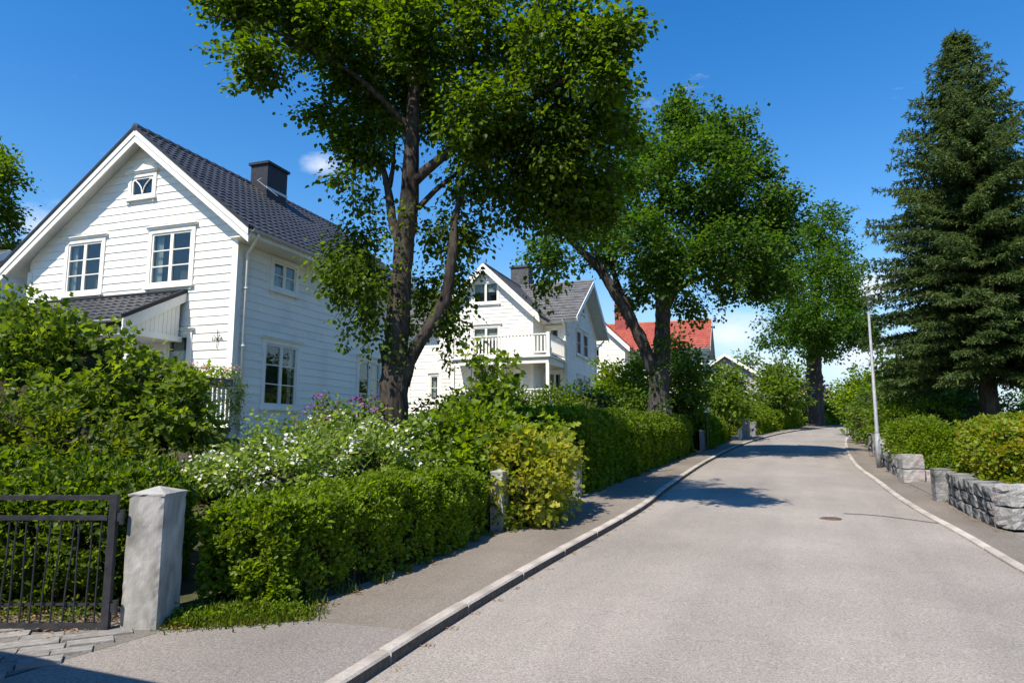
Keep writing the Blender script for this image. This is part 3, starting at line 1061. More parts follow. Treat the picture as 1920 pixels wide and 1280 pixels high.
def siding(parent, mp_, zb, zt, row, lf, rf, openings, mat, single, wall_mat=None):
    """Lapped boards over a wall; each board an object when single, else one mesh; a plain wall core behind with real openings."""
    zs = list(np.arange(zb, zt - .02, row)) + [zt]
    joined = MB()
    for z0, z1 in zip(zs[:-1], zs[1:]):
        L0, R0, L1, R1 = lf(z0), rf(z0), lf(z1), rf(z1)
        if R0 - L0 < .05:
            continue
        if R1 < L1:
            L1 = R1 = (L1 + R1) / 2
        for (b0, b1, t0, t1, c0, c1) in board_pieces(z0, z1, L0, L1, R0, R1, openings):
            if b1 - b0 < .01:
                continue
            if single and b1 - b0 > 3.2:      # butt joint
                bj = b0 + (b1 - b0) * rng.uniform(.3, .7)
                runs = [(b0, bj - .0012, t0, bj - .0012), (bj + .0012, b1, bj + .0012, t1)]
            else:
                runs = [(b0, b1, t0, t1)]
            for b0, b1, t0, t1 in runs:
              j = rng.normal() * .0015 if single else 0
              wb, wt = .025 + j, .005
              zz = c1 + .008
              p = [mp_(b0, 0, c0), mp_(b1, 0, c0), mp_(b1, wb, c0), mp_(b0, wb, c0), mp_(t0, 0, zz), mp_(t1, 0, zz), mp_(t1, wt, zz), mp_(t0, wt, zz)]
              if single:
                  c = np.mean(np.array(p), 0)
                  o = obj('board', MB().hexa(np.array(p) - c), mat, parent)
                  o.location = tuple(c)
              else:
                  joined.hexa(p)
    if not single:
        obj('siding', joined, mat, parent, False, 'stuff')
    core = MB()
    zc = sorted({zb, zt} | {min(max(o[k], zb), zt) for o in openings for k in (2, 3)})
    for z0, z1 in zip(zc[:-1], zc[1:]):
        n = max(1, int((z1 - z0) / .4))
        for i in range(n):
            y0, y1 = z0 + (z1 - z0) * i / n, z0 + (z1 - z0) * (i + 1) / n
            if rf(y0) - lf(y0) < .05:
                continue
            for (b0, b1, t0, t1, c0, c1) in board_pieces(y0, y1, lf(y0), min(lf(y1), rf(y1)), rf(y0), max(rf(y1), lf(y1)), openings):
                core.hexa([mp_(b0, -.12, c0), mp_(b1, -.12, c0), mp_(b1, .001, c0), mp_(b0, .001, c0), mp_(t0, -.12, c1), mp_(t1, -.12, c1), mp_(t1, .001, c1), mp_(t0, .001, c1)])
    obj('wall', core, wall_mat or mat, parent)


def window(parent, mp_, a0, a1, z0, z1, cols=2, rows=3, cas=.11, head=True, sill=True, curtain=None, trim=None, label=None, mull=.075, arch=False, depth=.55, glass=None):
    """Casement window with casing, sash bars, panes, head cap and sill. a0..z1 is the outside of the casing."""
    trim = trim or M['white']
    f = MB()
    w = .05
    f.box(a0, a0 + cas, -.03, w, z0, z1, mp_)
    f.box(a1 - cas, a1, -.03, w, z0, z1, mp_)
    f.box(a0 + cas, a1 - cas, -.03, w + .002, z1 - cas, z1, mp_)
    f.box(a0 + cas, a1 - cas, -.03, w + .002, z0, z0 + cas * .7, mp_)
    i0, i1, j0, j1 = a0 + cas, a1 - cas, z0 + cas * .7, z1 - cas
    win = obj('window', f, trim, parent)
    if label:
        win['label'] = label
    s = MB()
    cw = (i1 - i0) / cols
    sf = .05
    for c in range(cols):
        u0, u1 = i0 + c * cw, i0 + (c + 1) * cw
        s.box(u0 + .004, u0 + sf, -.03, .026, j0, j1, mp_)
        s.box(u1 - sf, u1 - .004, -.03, .026, j0, j1, mp_)
        s.box(u0 + sf, u1 - sf, -.03, .025, j1 - sf, j1 - .003, mp_)
        s.box(u0 + sf, u1 - sf, -.03, .025, j0 + .003, j0 + sf, mp_)
        ph = (j1 - j0 - 2 * sf) / rows
        for r in range(1, rows):
            zz = j0 + sf + r * ph
            s.box(u0 + sf, u1 - sf, -.022, .02, zz - .013, zz + .013, mp_)
        for r in range(rows):
            zz = j0 + sf + r * ph
            ta, tz = rng.normal(0, .0022, 2)
            xa, xb = u0 + sf - .004, u1 - sf + .004
            g = MB().hexa([mp_(xa, -.009 - ta - tz, zz), mp_(xb, -.009 + ta - tz, zz), mp_(xb, -.004 + ta - tz, zz), mp_(xa, -.004 - ta - tz, zz), mp_(xa, -.009 - ta + tz, zz + ph), mp_(xb, -.009 + ta + tz, zz + ph), mp_(xb, -.004 + ta + tz, zz + ph), mp_(xa, -.004 - ta + tz, zz + ph)])
            obj('pane', g, glass or M['glass'], win)
    if arch:
        c0, r0 = (i0 + i1) / 2, (i1 - i0) / 2
        for sg in (-1, 1):
            q = [mp_(c0 + sg * r0 * .92 * (t ** 1.0), .018, j0 + .06 + (j1 - j0) * .85 * sqrt(max(0, t))) for t in np.linspace(0, 1, 8)]
            s.tube(q, .016, 5)
        s.add([mp_(i0, .028, j1), mp_(i0, .028, j1 - .12), mp_(i0 + r0 * .5, .028, j1 - .045), mp_(c0, .028, j1 - .02), mp_(i1 - r0 * .5, .028, j1 - .045), mp_(i1, .028, j1 - .12), mp_(i1, .028, j1)], [(0, 1, 2, 3, 4, 5, 6)])
    obj('sash', s, trim, win)
    if head:
        h = MB().box(a0 - .05, a1 + .05, -.01, .085, z1 + .002, z1 + .045, mp_)
        h.box(a0 - .07, a1 + .07, -.01, .115, z1 + .046, z1 + .065, mp_)
        obj('head_cap', h, trim, win)
    if sill:
        h = MB().box(a0 - .04, a1 + .04, -.01, .10, z0 - .05, z0 - .002, mp_)
        for q in (a0 + .02, a1 - .08):
            h.box(q, q + .06, .0, .06, z0 - .12, z0 - .052, mp_)
        obj('sill', h, trim, win)
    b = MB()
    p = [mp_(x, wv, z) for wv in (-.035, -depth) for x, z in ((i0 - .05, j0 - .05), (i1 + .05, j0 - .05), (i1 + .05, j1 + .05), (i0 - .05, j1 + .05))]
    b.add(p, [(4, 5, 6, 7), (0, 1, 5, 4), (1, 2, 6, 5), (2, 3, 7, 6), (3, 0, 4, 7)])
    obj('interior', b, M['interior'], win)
    if curtain:
        b = MB()
        for (x0, x1, zz0, zz1) in curtain:
            n = max(4, int((x1 - x0) * (i1 - i0) / .035))
            v = []
            for i in range(n + 1):
                x = i0 + (i1 - i0) * (x0 + (x1 - x0) * i / n)
                wv = -.12 + .018 * (1 if i % 2 else -1)
                v += [mp_(x, wv, j0 + (j1 - j0) * zz0), mp_(x, wv, j0 + (j1 - j0) * zz1)]
            b.add(v, [(2 * i, 2 * i + 1, 2 * i + 3, 2 * i + 2) for i in range(n)])
        obj('curtain', b, M['curtain'], win)
    return win


def pantile(w=.3, l=.37):
    """One roof tile: wavy across, overlapping nose with thickness."""
    mb = MB()
    n = 6
    xs_ = np.linspace(0, w * 1.05, n + 1)
    pr = lambda x: .017 * sin(2 * pi * x / w) + .016
    top = [(x, 0, pr(x) + .022) for x in xs_] + [(x, l, pr(x) - .012) for x in xs_]
    nose = [(x, 0, pr(x) - .02) for x in xs_]
    v = top + nose
    f = [(i, i + 1, n + 1 + i + 1, n + 1 + i) for i in range(n)]
    f += [(2 * (n + 1) + i, 2 * (n + 1) + i + 1, i + 1, i) for i in range(n)]
    return mb.add(v, f)


TILE = pantile()


def roof_slab(mb, e0, e1, r0, r1, th=.12):
    """Solid roof plane: eave points e0, e1, ridge points r0, r1, thickness downwards."""
    p = [np.array(q, float) for q in (e0, e1, r1, r0)]
    n = np.cross(p[1] - p[0], p[3] - p[0])
    n /= np.linalg.norm(n)
    if n[2] < 0:
        n = -n
    mb.hexa([q - n * th for q in p] + p)
    return n


def tile_field(parent, e0, e1, r0, mat, single, tw=.3, tl=.335, name='roof_tile', jitter=.004, max_single=300, cam_local=None, flat=False):
    ys = tl / .335
    """Tiles over a roof plane from eave corner e0 along the eave to e1 and up towards r0."""
    e0, e1, r0 = (np.array(q, float) for q in (e0, e1, r0))
    ux, uy = e1 - e0, r0 - e0
    W, H = np.linalg.norm(ux), np.linalg.norm(uy)
    ux, uy = ux / W, uy / H
    un = np.cross(ux, uy)
    if un[2] < 0:
        un = -un
    nc, nr = int(round(W / tw)), int(math.ceil(H / tl))
    tw, sx = W / nc, (W / nc) / .3
    cells = []
    for r in range(nr):
        o_ = (r % 2) * .5 if flat else 0
        for c in range(nc):
            l = min(1.0, (H - r * tl) / tl)
            if l < .25:
                continue
            cells.append((e0 + ux * ((c + o_ * .999) * tw if not flat or c < nc - 1 else c * tw) + uy * (r * tl) + un * (.004 + rng.random() * jitter), l))
    rest = MB()
    tile = TILE
    if flat:
        tile = MB().box(.004, .296, 0, .375, -.002, .0, None)
        q = tile.v[0]
        q[q[:, 1] < .1, 2] += .022
        q[q[:, 1] > .1, 2] -= .002
        q[:4, 2] -= .014
    tv = np.vstack(tile.v)
    order = range(len(cells))
    if single and cam_local is not None:
        order = sorted(order, key=lambda i: np.linalg.norm(cells[i][0] - cam_local))
    me = tile.mesh(name)
    me.materials.append(mat)
    R = Matrix(((ux[0], uy[0], un[0]), (ux[1], uy[1], un[1]), (ux[2], uy[2], un[2])))
    for q, i in enumerate(order):
        p, l = cells[i]
        if single and q < max_single:
            o = link(name, me, None, parent)
            o.matrix_local = Matrix.LocRotScale(Vector(p), (R @ Matrix.Rotation(rng.normal() * .006, 3, 'Z')).to_quaternion(), Vector((sx, (min(1, l * .98) if l < 1 else 1) * ys, 1)))
        else:
            yl = (min(1, l * .98) if l < 1 else 1) * ys
            wv = p + tv[:, :1] * sx * ux + tv[:, 1:2] * yl * uy + tv[:, 2:] * un
            rest.add(wv, tile.f)
    if rest.n:
        obj('tiling', rest, mat, parent, False, 'stuff')


def gutter(parent, a, b, r=.065, mat=None, name='gutter'):
    a, b = np.array(a, float), np.array(b, float)
    d = (b - a) / np.linalg.norm(b - a)
    sd = np.cross(d, (0, 0, 1))
    v = []
    for e in (a, b):
        for t in np.linspace(0, pi, 7):
            v.append(e + sd * cos(t) * r - A3(0, 0, 1) * sin(t) * r)
        for t in np.linspace(pi, 0, 7):
            v.append(e + sd * cos(t) * (r - .008) - A3(0, 0, 1) * sin(t) * (r - .008))
    f = [(i, (i + 1) % 14, 14 + (i + 1) % 14, 14 + i) for i in range(14)] + [tuple(range(14)), tuple(range(14, 28))[::-1]]
    return obj(name, MB().add(v, f), mat or M['zinc'], parent)


ROT = -radians(19)

# ------------------------------------------------------------------ the white gabled house nearest the street corner
H1 = thing('house', 'white clapboard gabled house with dark tiled roof behind the flowering garden shrubs', 'house', (-6.6, 16, 0), ROT)
W1, D1 = 6.96, 8.6
ZB = 1.30
apex, eR, eL = (-3.10, 9.40), (.62, 6.42), (-7.55, 6.10)
sR, sL = (apex[1] - eR[1]) / (eR[0] - apex[0]), (apex[1] - eL[1]) / (apex[0] - eL[0])
ra = lambda z: apex[0] + (apex[1] - .20 - z) / sR      # where the soffit meets the wall
la = lambda z: apex[0] - (apex[1] - .20 - z) / sL
lf1 = lambda z: max(-W1, la(z))
rf1 = lambda z: min(0., ra(z))
fm, sm = fmap(), smap()
wins_f = [(-5.66, -4.25, 5.24, 6.76, 2, 3), (-2.78, -1.29, 5.27, 6.77, 2, 3)]
att = (-3.60, -2.67, 7.66, 8.34)
pw = (-2.05, -1.20, 2.35, 4.12)
opF = [(a + .05, b - .05, c + .04, d - .05) for a, b, c, d, *_ in wins_f] + [(att[0] + .05, att[1] - .05, att[2] + .04, att[3] - .05), (pw[0] + .05, pw[1] - .05, pw[2] + .04, pw[3] - .05), (-4.5, -3.5, 1.78, 4.0)]
siding(H1, fm, ZB + .28, apex[1] - .22, .205, lf1, rf1, opF, M['white'], True)
lo = [(1.02, 2.52, 2.28, 4.02, 2, 3), (5.42, 6.92, 2.28, 4.02, 2, 3)]
up = [(1.18, 2.33, 5.30, 6.18, 2, 2), (5.55, 6.7, 5.30, 6.18, 2, 2)]
opS = [(a + .05, b - .05, c + .04, d - .05) for a, b, c, d, *_ in lo + up]
siding(H1, sm, ZB + .28, 6.40, .205, lambda z: 0., lambda z: D1, opS, M['white'], True)
bk = MB()
bk.box(-W1, 0, D1 - .12, D1, ZB, 6.3).box(-W1, -W1 + .12, .0, D1, ZB, 6.0)
bk.add([(-W1, D1 - .02, 6.0), (0, D1 - .02, 6.3), (0, D1 - .02, 6.7), (apex[0], D1 - .02, apex[1] - .15), (-W1, D1 - .02, 6.4)], [(0, 1, 2, 3, 4)])
obj('back_wall', bk, M['white'], H1)
fb = MB()
fb.box(-W1 + .03, -.03, .03, D1 - .03, ZB - .9, ZB + .275)
obj('foundation', fb, M['found'], H1)
tr = MB()      # water table, corner boards, frieze
tr.box(-W1 - .02, .05, -.045, -.002, ZB + .24, ZB + .30).box(.002, .045, -.04, D1 + .02, ZB + .24, ZB + .298)
tr.box(-.13, .036, -.038, -.001, ZB + .3, 6.22).box(.001, .0375, -.036, .13, ZB + .3, 6.3)
tr.box(-W1 - .036, -W1 + .13, -.038, -.001, ZB + .3, 6.0)
tr.box(.001, .04, .13, D1, 6.24, 6.42)
[obj('corner_board', MB().add(tr.v[k], MB.HEX), M['white'], H1) for k in range(len(tr.v))]
window(H1, fm, *wins_f[0][:4], 2, 3, curtain=[(0, .16, 0, 1), (.86, 1, 0, 1)])
window(H1, fm, *wins_f[1][:4], 2, 3, curtain=[(0, .2, 0, 1), (.84, 1, 0, 1)])
window(H1, fm, *att, 1, 1, cas=.1, arch=True)
window(H1, fm, *pw, 1, 2, sill=False, curtain=[(.05, .55, .1, 1)])
for k, q in enumerate(lo):
    window(H1, sm, *q[:4], 2, 3, curtain=[(.02, .12, 0, 1), (.88, .98, 0, 1)] if k == 0 else [(0, .22, 0, 1), (.8, 1, 0, 1)])
for k, q in enumerate(up):
    window(H1, sm, *q[:4], 2, 2, head=False, curtain=[(0, .95, .0, .62), (.05, .5, .6, 1)] if k == 0 else [(0, 1, 0, .5)])
pk = MB()     # small gable-window pediment
pk.add([(att[0] - .02, -.1, att[3] + .066), (att[1] + .02, -.1, att[3] + .066), ((att[0] + att[1]) / 2, -.1, att[3] + .24), (att[0] - .02, -.0, att[3] + .066), (att[1] + .02, -.0, att[3] + .066), ((att[0] + att[1]) / 2, -.0, att[3] + .24)], [(0, 1, 2), (0, 2, 5, 3), (1, 4, 5, 2)])
obj('pediment', pk, M['white'], H1)
# roof
OV = .38
rs = MB()
roof_slab(rs, (eR[0], -OV + .02, eR[1] - .03), (eR[0], D1 + OV, eR[1] - .03), (apex[0], -OV + .02, apex[1] - .03), (apex[0], D1 + OV, apex[1] - .03), .10)
roof_slab(rs, (eL[0], -OV + .02, eL[1] - .03), (eL[0], D1 + OV, eL[1] - .03), (apex[0], -OV + .02, apex[1] - .03), (apex[0], D1 + OV, apex[1] - .03), .10)
RF = obj('roof', rs, M['tile'], H1)
sf = MB()
for e in (eR, eL):
    roof_slab(sf, (e[0], -OV + .01, e[1] - .145), (e[0], D1 + OV - .02, e[1] - .145), (apex[0], -OV + .01, apex[1] - .145), (apex[0], D1 + OV - .02, apex[1] - .145), .03)
obj('soffit', sf, M['soffit'], H1)
cl_ = Vector((0, 0, EYE)) - Vector((-6.6, 16, 0))
cl_ = np.array(Matrix.Rotation(-ROT, 3, 'Z') @ cl_)
tile_field(H1, (eR[0] + .04, -OV - .02, eR[1] + .0), (eR[0] + .04, D1 + OV, eR[1] + .0), (apex[0], -OV - .02, apex[1] + .03), M['tile'], True, .25, .29, cam_local=cl_)
tile_field(H1, (eL[0] - .04, D1 + OV, eL[1]), (eL[0] - .04, -OV - .02, eL[1]), (apex[0], D1 + OV, apex[1] + .03), M['tile'], False)
rg = MB()
for k in range(28):
    y0 = -OV - .05 + k * .335
    pts = [(apex[0], y0, apex[1] + .035), (apex[0], y0 + .36, apex[1] + .02)]
    rg.tube(pts, (.1, .085), 8)
obj('ridge_cap', rg, M['tile'], H1)
rk = MB()     # rake boards, two planks deep, with a dark verge on top
vg = MB()
for e, s_ in ((eR, 1), (eL, -1)):
    ex, ez = e
    d = A3(ex - apex[0], 0, ez - apex[1])
    a_ = A3(apex[0], 0, apex[1])
    for (t0, t1, y0, y1) in ((-.012, .185, -OV - .035, -OV), (.187, .36, -OV - .012, -OV + .022)):
        # plank measured straight down from the roof line
        p0, p1 = a_ + A3(0, 0, -t0), a_ + d + A3(0, 0, -t0)
        q0, q1 = a_ + A3(0, 0, -t1), a_ + d + A3(0, 0, -t1)
        rk.hexa([(q0[0], y0, q0[2]), (q1[0], y0, q1[2]), (q1[0], y1, q1[2]), (q0[0], y1, q0[2]), (p0[0], y0, p0[2]), (p1[0], y0, p1[2]), (p1[0], y1, p1[2]), (p0[0], y1, p0[2])])
    p0, p1 = a_ + A3(0, 0, .075), a_ + d * 1.01 + A3(0, 0, .075)
    vg.hexa([(p0[0], -OV - .06, p0[2] - .085), (p1[0], -OV - .06, p1[2] - .085), (p1[0], -OV + .06, p1[2] - .085), (p0[0], -OV + .06, p0[2] - .085), (p0[0], -OV - .06, p0[2]), (p1[0], -OV - .06, p1[2]), (p1[0], -OV + .06, p1[2]), (p0[0], -OV + .06, p0[2])])
obj('rake_board', rk, M['white'], H1)
obj('verge', vg, M['black'], H1)
fs = MB().box(eR[0] - .03, eR[0] + .0, -OV + .03, D1 + OV, eR[1] - .2, eR[1] - .03)
fs.box(eL[0], eL[0] + .03, -OV + .03, D1 + OV, eL[1] - .2, eL[1] - .03)
fs.box(.04, eR[0] - .03, -OV + .03, D1 + OV, eR[1] - .2, eR[1] - .17)
obj('fascia', fs, M['white'], H1)
gutter(H1, (eR[0] + .07, -OV + .02, eR[1] - .04), (eR[0] + .07, D1 + OV, eR[1] - .04), .065, M['zinc'])
dp = MB()
dp.tube([(eR[0] + .07, -.12, eR[1] - .1), (eR[0] + .02, -.10, eR[1] - .2), (.14, .2, 5.98), (.1, .22, 5.85), (.1, .22, 1.6)], .038, 8)
for z in (2.4, 3.7, 5.1):
    dp.box(.03, .15, .17, .27, z, z + .03)
obj('downpipe', dp, M['white'], H1, True)
ch = MB()
cx, cy = -2.75, 4.35
ch.box(cx - .32, cx + .32, cy - .48, cy + .48, 8.4, 10.02)
c_ = obj('chimney', ch, M['black'], H1)
ch = MB().box(cx - .38, cx + .38, cy - .54, cy + .54, 10.02, 10.1)
ch.tube([(cx, cy - .1, 10.1), (cx, cy - .1, 10.2)], .09, 10)
obj('chimney_cap', ch, M['black'], c_)
fl = MB().beam((cx + .325, cy - .5, 9.24), (cx + .325, cy + .5, 9.24), .012, .08)
fl.tube([(cx + .2, cy - .62, 9.5), (cx + .3, cy - .9, 9.32), (cx + .55, cy - .75, 9.1), (cx + .75, cy - .5, 8.9)], .012, 5)
obj('flashing', fl, M['zinc'], c_)
# lean-to porch over the front door
pr_ = thing('x', '', '')
bpy.data.objects.remove(pr_)
px0, px1, pz1, pz0, pd = -6.5, -1.46, 5.06, 4.16, 1.75
ps = MB()
roof_slab(ps, (px0, -pd, pz0), (px1, -pd, pz0), (px0, -.03, pz1), (px1, -.03, pz1), .09)
PR = obj('porch_roof', ps, M['tile'], H1)
tile_field(PR, (px0, -pd - .03, pz0 + .01), (px1, -pd - .03, pz0 + .01), (px0, -.05, pz1 + .01), M['tile'], False, .25, .29)
bt = MB().beam((px1, -pd - .03, pz0 + .05), (px1, -.03, pz1 + .05), .07, .09).beam((px0, -.05, pz1 + .06), (px1, -.05, pz1 + .06), .12, .05)
obj('porch_verge', bt, M['black'], H1)
pb = MB()
pb.hexa([(px1 - .02, -pd - .02, pz0 - .30), (px1 + .02, -pd - .02, pz0 - .30), (px1 + .02, -.035, pz1 - .22), (px1 - .02, -.035, pz1 - .22), (px1 - .02, -pd - .02, pz0 + .01), (px1 + .02, -pd - .02, pz0 + .01), (px1 + .02, -.035, pz1 + .01), (px1 - .02, -.035, pz1 + .01)])
obj('porch_rake_board', pb, M['white'], H1)
n = 11
for i in range(n):           # boarded gable end under the porch roof
    y0 = -1.45 + i * 1.33 / n
    y1 = y0 + 1.33 / n - .008
    zt0, zt1 = pz1 - .2 + (pz1 - pz0) / pd * y0, pz1 - .2 + (pz1 - pz0) / pd * y1
    o = obj('board', MB().hexa([(px1 - .1, y0, 3.98), (px1 - .07, y0, 3.98), (px1 - .07, y1, 3.98), (px1 - .1, y1, 3.98), (px1 - .1, y0, max(zt0, 3.99)), (px1 - .07, y0, max(zt0, 3.99)), (px1 - .07, y1, max(zt1, 3.99)), (px1 - .1, y1, max(zt1, 3.99))]), M['white'], PR)
pb = MB().box(px1 - .13, px1 - .03, -1.55, -.04, 3.84, 3.975).box(px0, px1 - .135, -1.56, -1.44, 3.84, 4.0)
obj('porch_beam', pb, M['white'], H1)
for x in (px1 - .08, -4.0, px0 + .1):
    obj('porch_post', MB().box(x - .06, x + .06, -1.56, -1.44, 1.80, 3.838), M['white'], H1)
obj('porch_ceiling', MB().box(px0 + .05, px1 - .14, -1.42, -.04, 3.86, 3.89), M['soffit'], H1)
gutter(H1, (px0, -pd - .07, pz0 - .02), (px1 - .03, -pd - .07, pz0 - .02), .055)
dk = MB().box(-W1 - .1, .12, -1.7, -.05, 1.68, 1.78)
for x in (-6.4, -4.2, -2.0, .0):
    dk.box(x - .08, x + .08, -1.62, -1.46, 1.0, 1.68)
obj('deck', dk, M['greywood'], H1)
dr = MB().box(-4.44, -4.38, -.05, .02, 1.78, 3.96).box(-3.62, -3.56, -.05, .02, 1.78, 3.96).box(-4.38, -3.62, -.05, .02, 3.88, 3.96).box(-4.38, -3.62, -.02, .03, 1.78, 3.88)
door = obj('front_door', dr, M['greywood'], H1)
# veranda railing from the corner towards the street
rl = MB().beam((.04, -1.62, 2.70), (.04, -.04, 2.70), .10, .05).beam((.04, -1.62, 1.93), (.04, -.04, 1.93), .06, .07)
rl.box(-.02, .1, -1.7, -1.6, 1.78, 2.78)
RL = obj('veranda_railing', rl, M['white'], H1)
bm_ = MB().box(-.014, .014, -.042, .042, 0, .72)
q = bm_.v[0]
bme = bm_.mesh('baluster')
bme.materials.append(M['white'])
for i in range(11):
    o = link('baluster', bme, None, RL)
    o.location = (.04, -1.5 + i * .138, 1.96)
for i in range(8):
    o = link('baluster', bme, None, RL)
    o.location = (-.06 - i * .16, -1.62, 1.96)
    o.rotation_euler = (0, 0, pi / 2)
# black iron ornament on the facade
ir = MB()
cx, cz = -.42, 3.9
ir.tube([(cx, -.05, cz + .2), (cx, -.05, cz - .25)], .009, 5)
for s_ in (-1, 1):
    ir.tube([(cx, -.05, cz - .05), (cx + s_ * .08, -.06, cz + .06), (cx + s_ * .14, -.06, cz), (cx + s_ * .12, -.06, cz - .07)], .008, 5)
ir.tube([(cx - .14, -.05, cz - .01), (cx + .14, -.05, cz - .01)], .007, 5)
obj('wall_ornament', ir, M['black'], H1)


# ------------------------------------------------------------------ the villas further up
def villa(name, label, loc, W, D, zb, ze, zridge, wing, mat_wall, mat_roof, chim, balcony=None, right_wins=(), wing_wins=(), front_wins=(), flat=True, chim_mat=None, overR=.6, rot=ROT, rowh=.17):
    """Main block with its ridge along the front and a gable at the right; a gabled wing steps forward."""
    h = thing(name, label, 'house', loc, rot)
    fm, sm = fmap(), smap()
    mid = D / 2
    slope = (zridge - ze) / (mid + .5)
    # right gable wall
    aL = lambda z: max(0., (z - ze) / slope - .45)
    aR = lambda z: min(D, D - ((z - ze) / slope - .45))
    opR = [(a + .05, b - .05, c + .04, d - .05) for a, b, c, d, *_ in right_wins]
    siding(h, sm, zb + .25, zridge - .25, rowh, aL, aR, opR, mat_wall, False)
    for q in right_wins:
        window(h, sm, *q[:4], q[4], q[5], cas=.09, glass=M['glass_far'], curtain=[(0, 1, 0, 1)])
    opf = [(a + .05, b - .05, c + .04, d - .05) for a, b, c, d, *_ in front_wins]
    siding(h, fm, zb + .25, ze + .05, rowh, lambda z: -W, lambda z: 0., opf, mat_wall, False)
    for q in front_wins:
        window(h, fm, *q[:4], q[4], q[5], cas=.09, glass=M['glass_far'], curtain=[(0, .3, 0, 1), (.7, 1, 0, 1)])
    bk = MB().box(-W, 0, D - .1, D, zb, ze).box(-W, -W + .1, 0, D, zb, ze)
    obj('back_wall', bk, mat_wall, h)
    obj('foundation', MB().box(-W + .03, -.03, .03, D - .03, zb - 1.4, zb + .247), M['found'], h)
    tr = MB().box(-.12, .036, -.038, -.001, zb + .25, ze - .02).box(.001, .0375, -.036, .12, zb + .25, ze - .02).box(.001, .0375, D - .12, D + .036, zb + .25, ze - .02)
    [obj('corner_board', MB().add(tr.v[k], MB.HEX), M['white'], h) for k in range(len(tr.v))]
    # main roof
    x0, x1 = -W - .4, overR
    yf, yb = -.5, D + .5
    rs = MB()
    roof_slab(rs, (x0, yf, ze), (x1, yf, ze), (x0, mid, zridge), (x1, mid, zridge), .11)
    roof_slab(rs, (x0, yb, ze), (x1, yb, ze), (x0, mid, zridge), (x1, mid, zridge), .11)
    obj('roof', rs, mat_roof, h)
    sf = MB()
    roof_slab(sf, (x0 + .02, yf + .02, ze - .115), (x1 - .02, yf + .02, ze - .115), (x0 + .02, mid, zridge - .115), (x1 - .02, mid, zridge - .115), .03)
    roof_slab(sf, (x0 + .02, yb - .02, ze - .115), (x1 - .02, yb - .02, ze - .115), (x0 + .02, mid, zridge - .115), (x1 - .02, mid, zridge - .115), .03)
    obj('soffit', sf, M['soffit'], h)
    tile_field(h, (x0, yf - .03, ze + .01), (x1, yf - .03, ze + .01), (x0, mid, zridge + .02), mat_roof, False, .33, .34, flat=flat)
    rg = MB().tube([(x0, mid, zridge + .02), (x1, mid, zridge + .02)], .09, 8)
    obj('ridge_cap', rg, mat_roof, h)
    rb = MB()
    for y in (yf, yb):
        rb.hexa([(x1, mid, zridge - .24), (x1 + .035, mid, zridge - .24), (x1 + .035, y, ze - .24), (x1, y, ze - .24), (x1, mid, zridge + .03), (x1 + .035, mid, zridge + .03), (x1 + .035, y, ze + .03), (x1, y, ze + .03)])
    rb.box(x0, x1, yf - .03, yf - .001, ze - .2, ze - .01)
    rb.box(x0, x1, yf, -.03, ze - .2, ze - .175)
    for y in (.25, D - .25):     # brackets under the gable overhang
        rb.beam((.03, y, ze - .75), (x1 - .1, y, ze - .25), .08, .08, (0, 1, 0))
    obj('rake_board', rb, M['white'], h)
    gutter(h, (x0, yf - .09, ze - .03), (x1, yf - .09, ze - .03), .06)
    obj('downpipe', MB().tube([(-.02, yf - .09, ze - .08), (-.02, -.1, ze - .4), (-.02, -.08, ze - .5), (-.02, -.08, zb + .2)], .04, 8), M['white'], h, True)
    # wing
    if wing:
        wl, wr, n, wz, wa = wing['l'], wing['r'], wing['n'], wing['ze'], wing['za']
        wc = (wl + wr) / 2
        ov = .35
        el, er = wl - .42, wr + .42
        ws = (wa - wz) / (er - wc)
        wm = fmap(n)
        lfw = lambda z: max(wl, wc - (wa - .2 - z) / ws)
        rfw = lambda z: min(wr, wc + (wa - .2 - z) / ws)
        opw = [(a + .05, b - .05, c + .04, d - .05) for a, b, c, d, *_ in wing_wins]
        siding(h, wm, zb + .25, wa - .25, rowh, lfw, rfw, opw, mat_wall, False)
        for q in wing_wins:
            window(h, wm, *q[:4], q[4], q[5], cas=.09, glass=M['glass_far'], curtain=[(0, .4, 0, 1)] if q[5] > 1 else [(0, 1, .55, 1)])
        siding(h, smap(wr), zb + .25, wz + .1, rowh, lambda z: -n, lambda z: -.001, [], mat_wall, False)
        siding(h, lmap(wl), zb + .25, wz + .1, rowh, lambda z: -n, lambda z: -.001, [], mat_wall, False)
        tr = MB().box(wr - .12, wr + .036, -n - .038, -n - .001, zb + .25, wz - .05).box(wl - .036, wl + .12, -n - .038, -n - .001, zb + .25, wz - .05)
        [obj('corner_board', MB().add(tr.v[k], MB.HEX), M['white'], h) for k in range(len(tr.v))]
        yb_ = mid * ((wa - ze) / (zridge - ze)) if wa < zridge else mid
        wrs = MB()
        for e in (el, er):
            roof_slab(wrs, (e, -n - ov, wz), (e, yb_ * .25, wz), (wc, -n - ov, wa), (wc, yb_ + .1, wa), .1)
        obj('wing_roof', wrs, mat_roof, h)
        wsf = MB()
        for e in (el, er):
            roof_slab(wsf, (e, -n - ov + .02, wz - .11), (e, .0, wz - .11), (wc, -n - ov + .02, wa - .11), (wc, .0, wa - .11), .025)
        obj('wing_soffit', wsf, M['soffit'], h)
        tile_field(h, (er + .02, -n - ov, wz + .01), (er + .02, yb_ + .2, wz + .01), (wc, -n - ov, wa + .02), mat_roof, False, .33, .34, flat=flat)
        tile_field(h, (el - .02, yb_ + .2, wz + .01), (el - .02, -n - ov, wz + .01), (wc, yb_ + .2, wa + .02), mat_roof, False, .33, .34, flat=flat)
        obj('ridge_cap', MB().tube([(wc, -n - ov, wa + .02), (wc, yb_ + .1, wa + .02)], .08, 8), mat_roof, h)
        rb = MB()
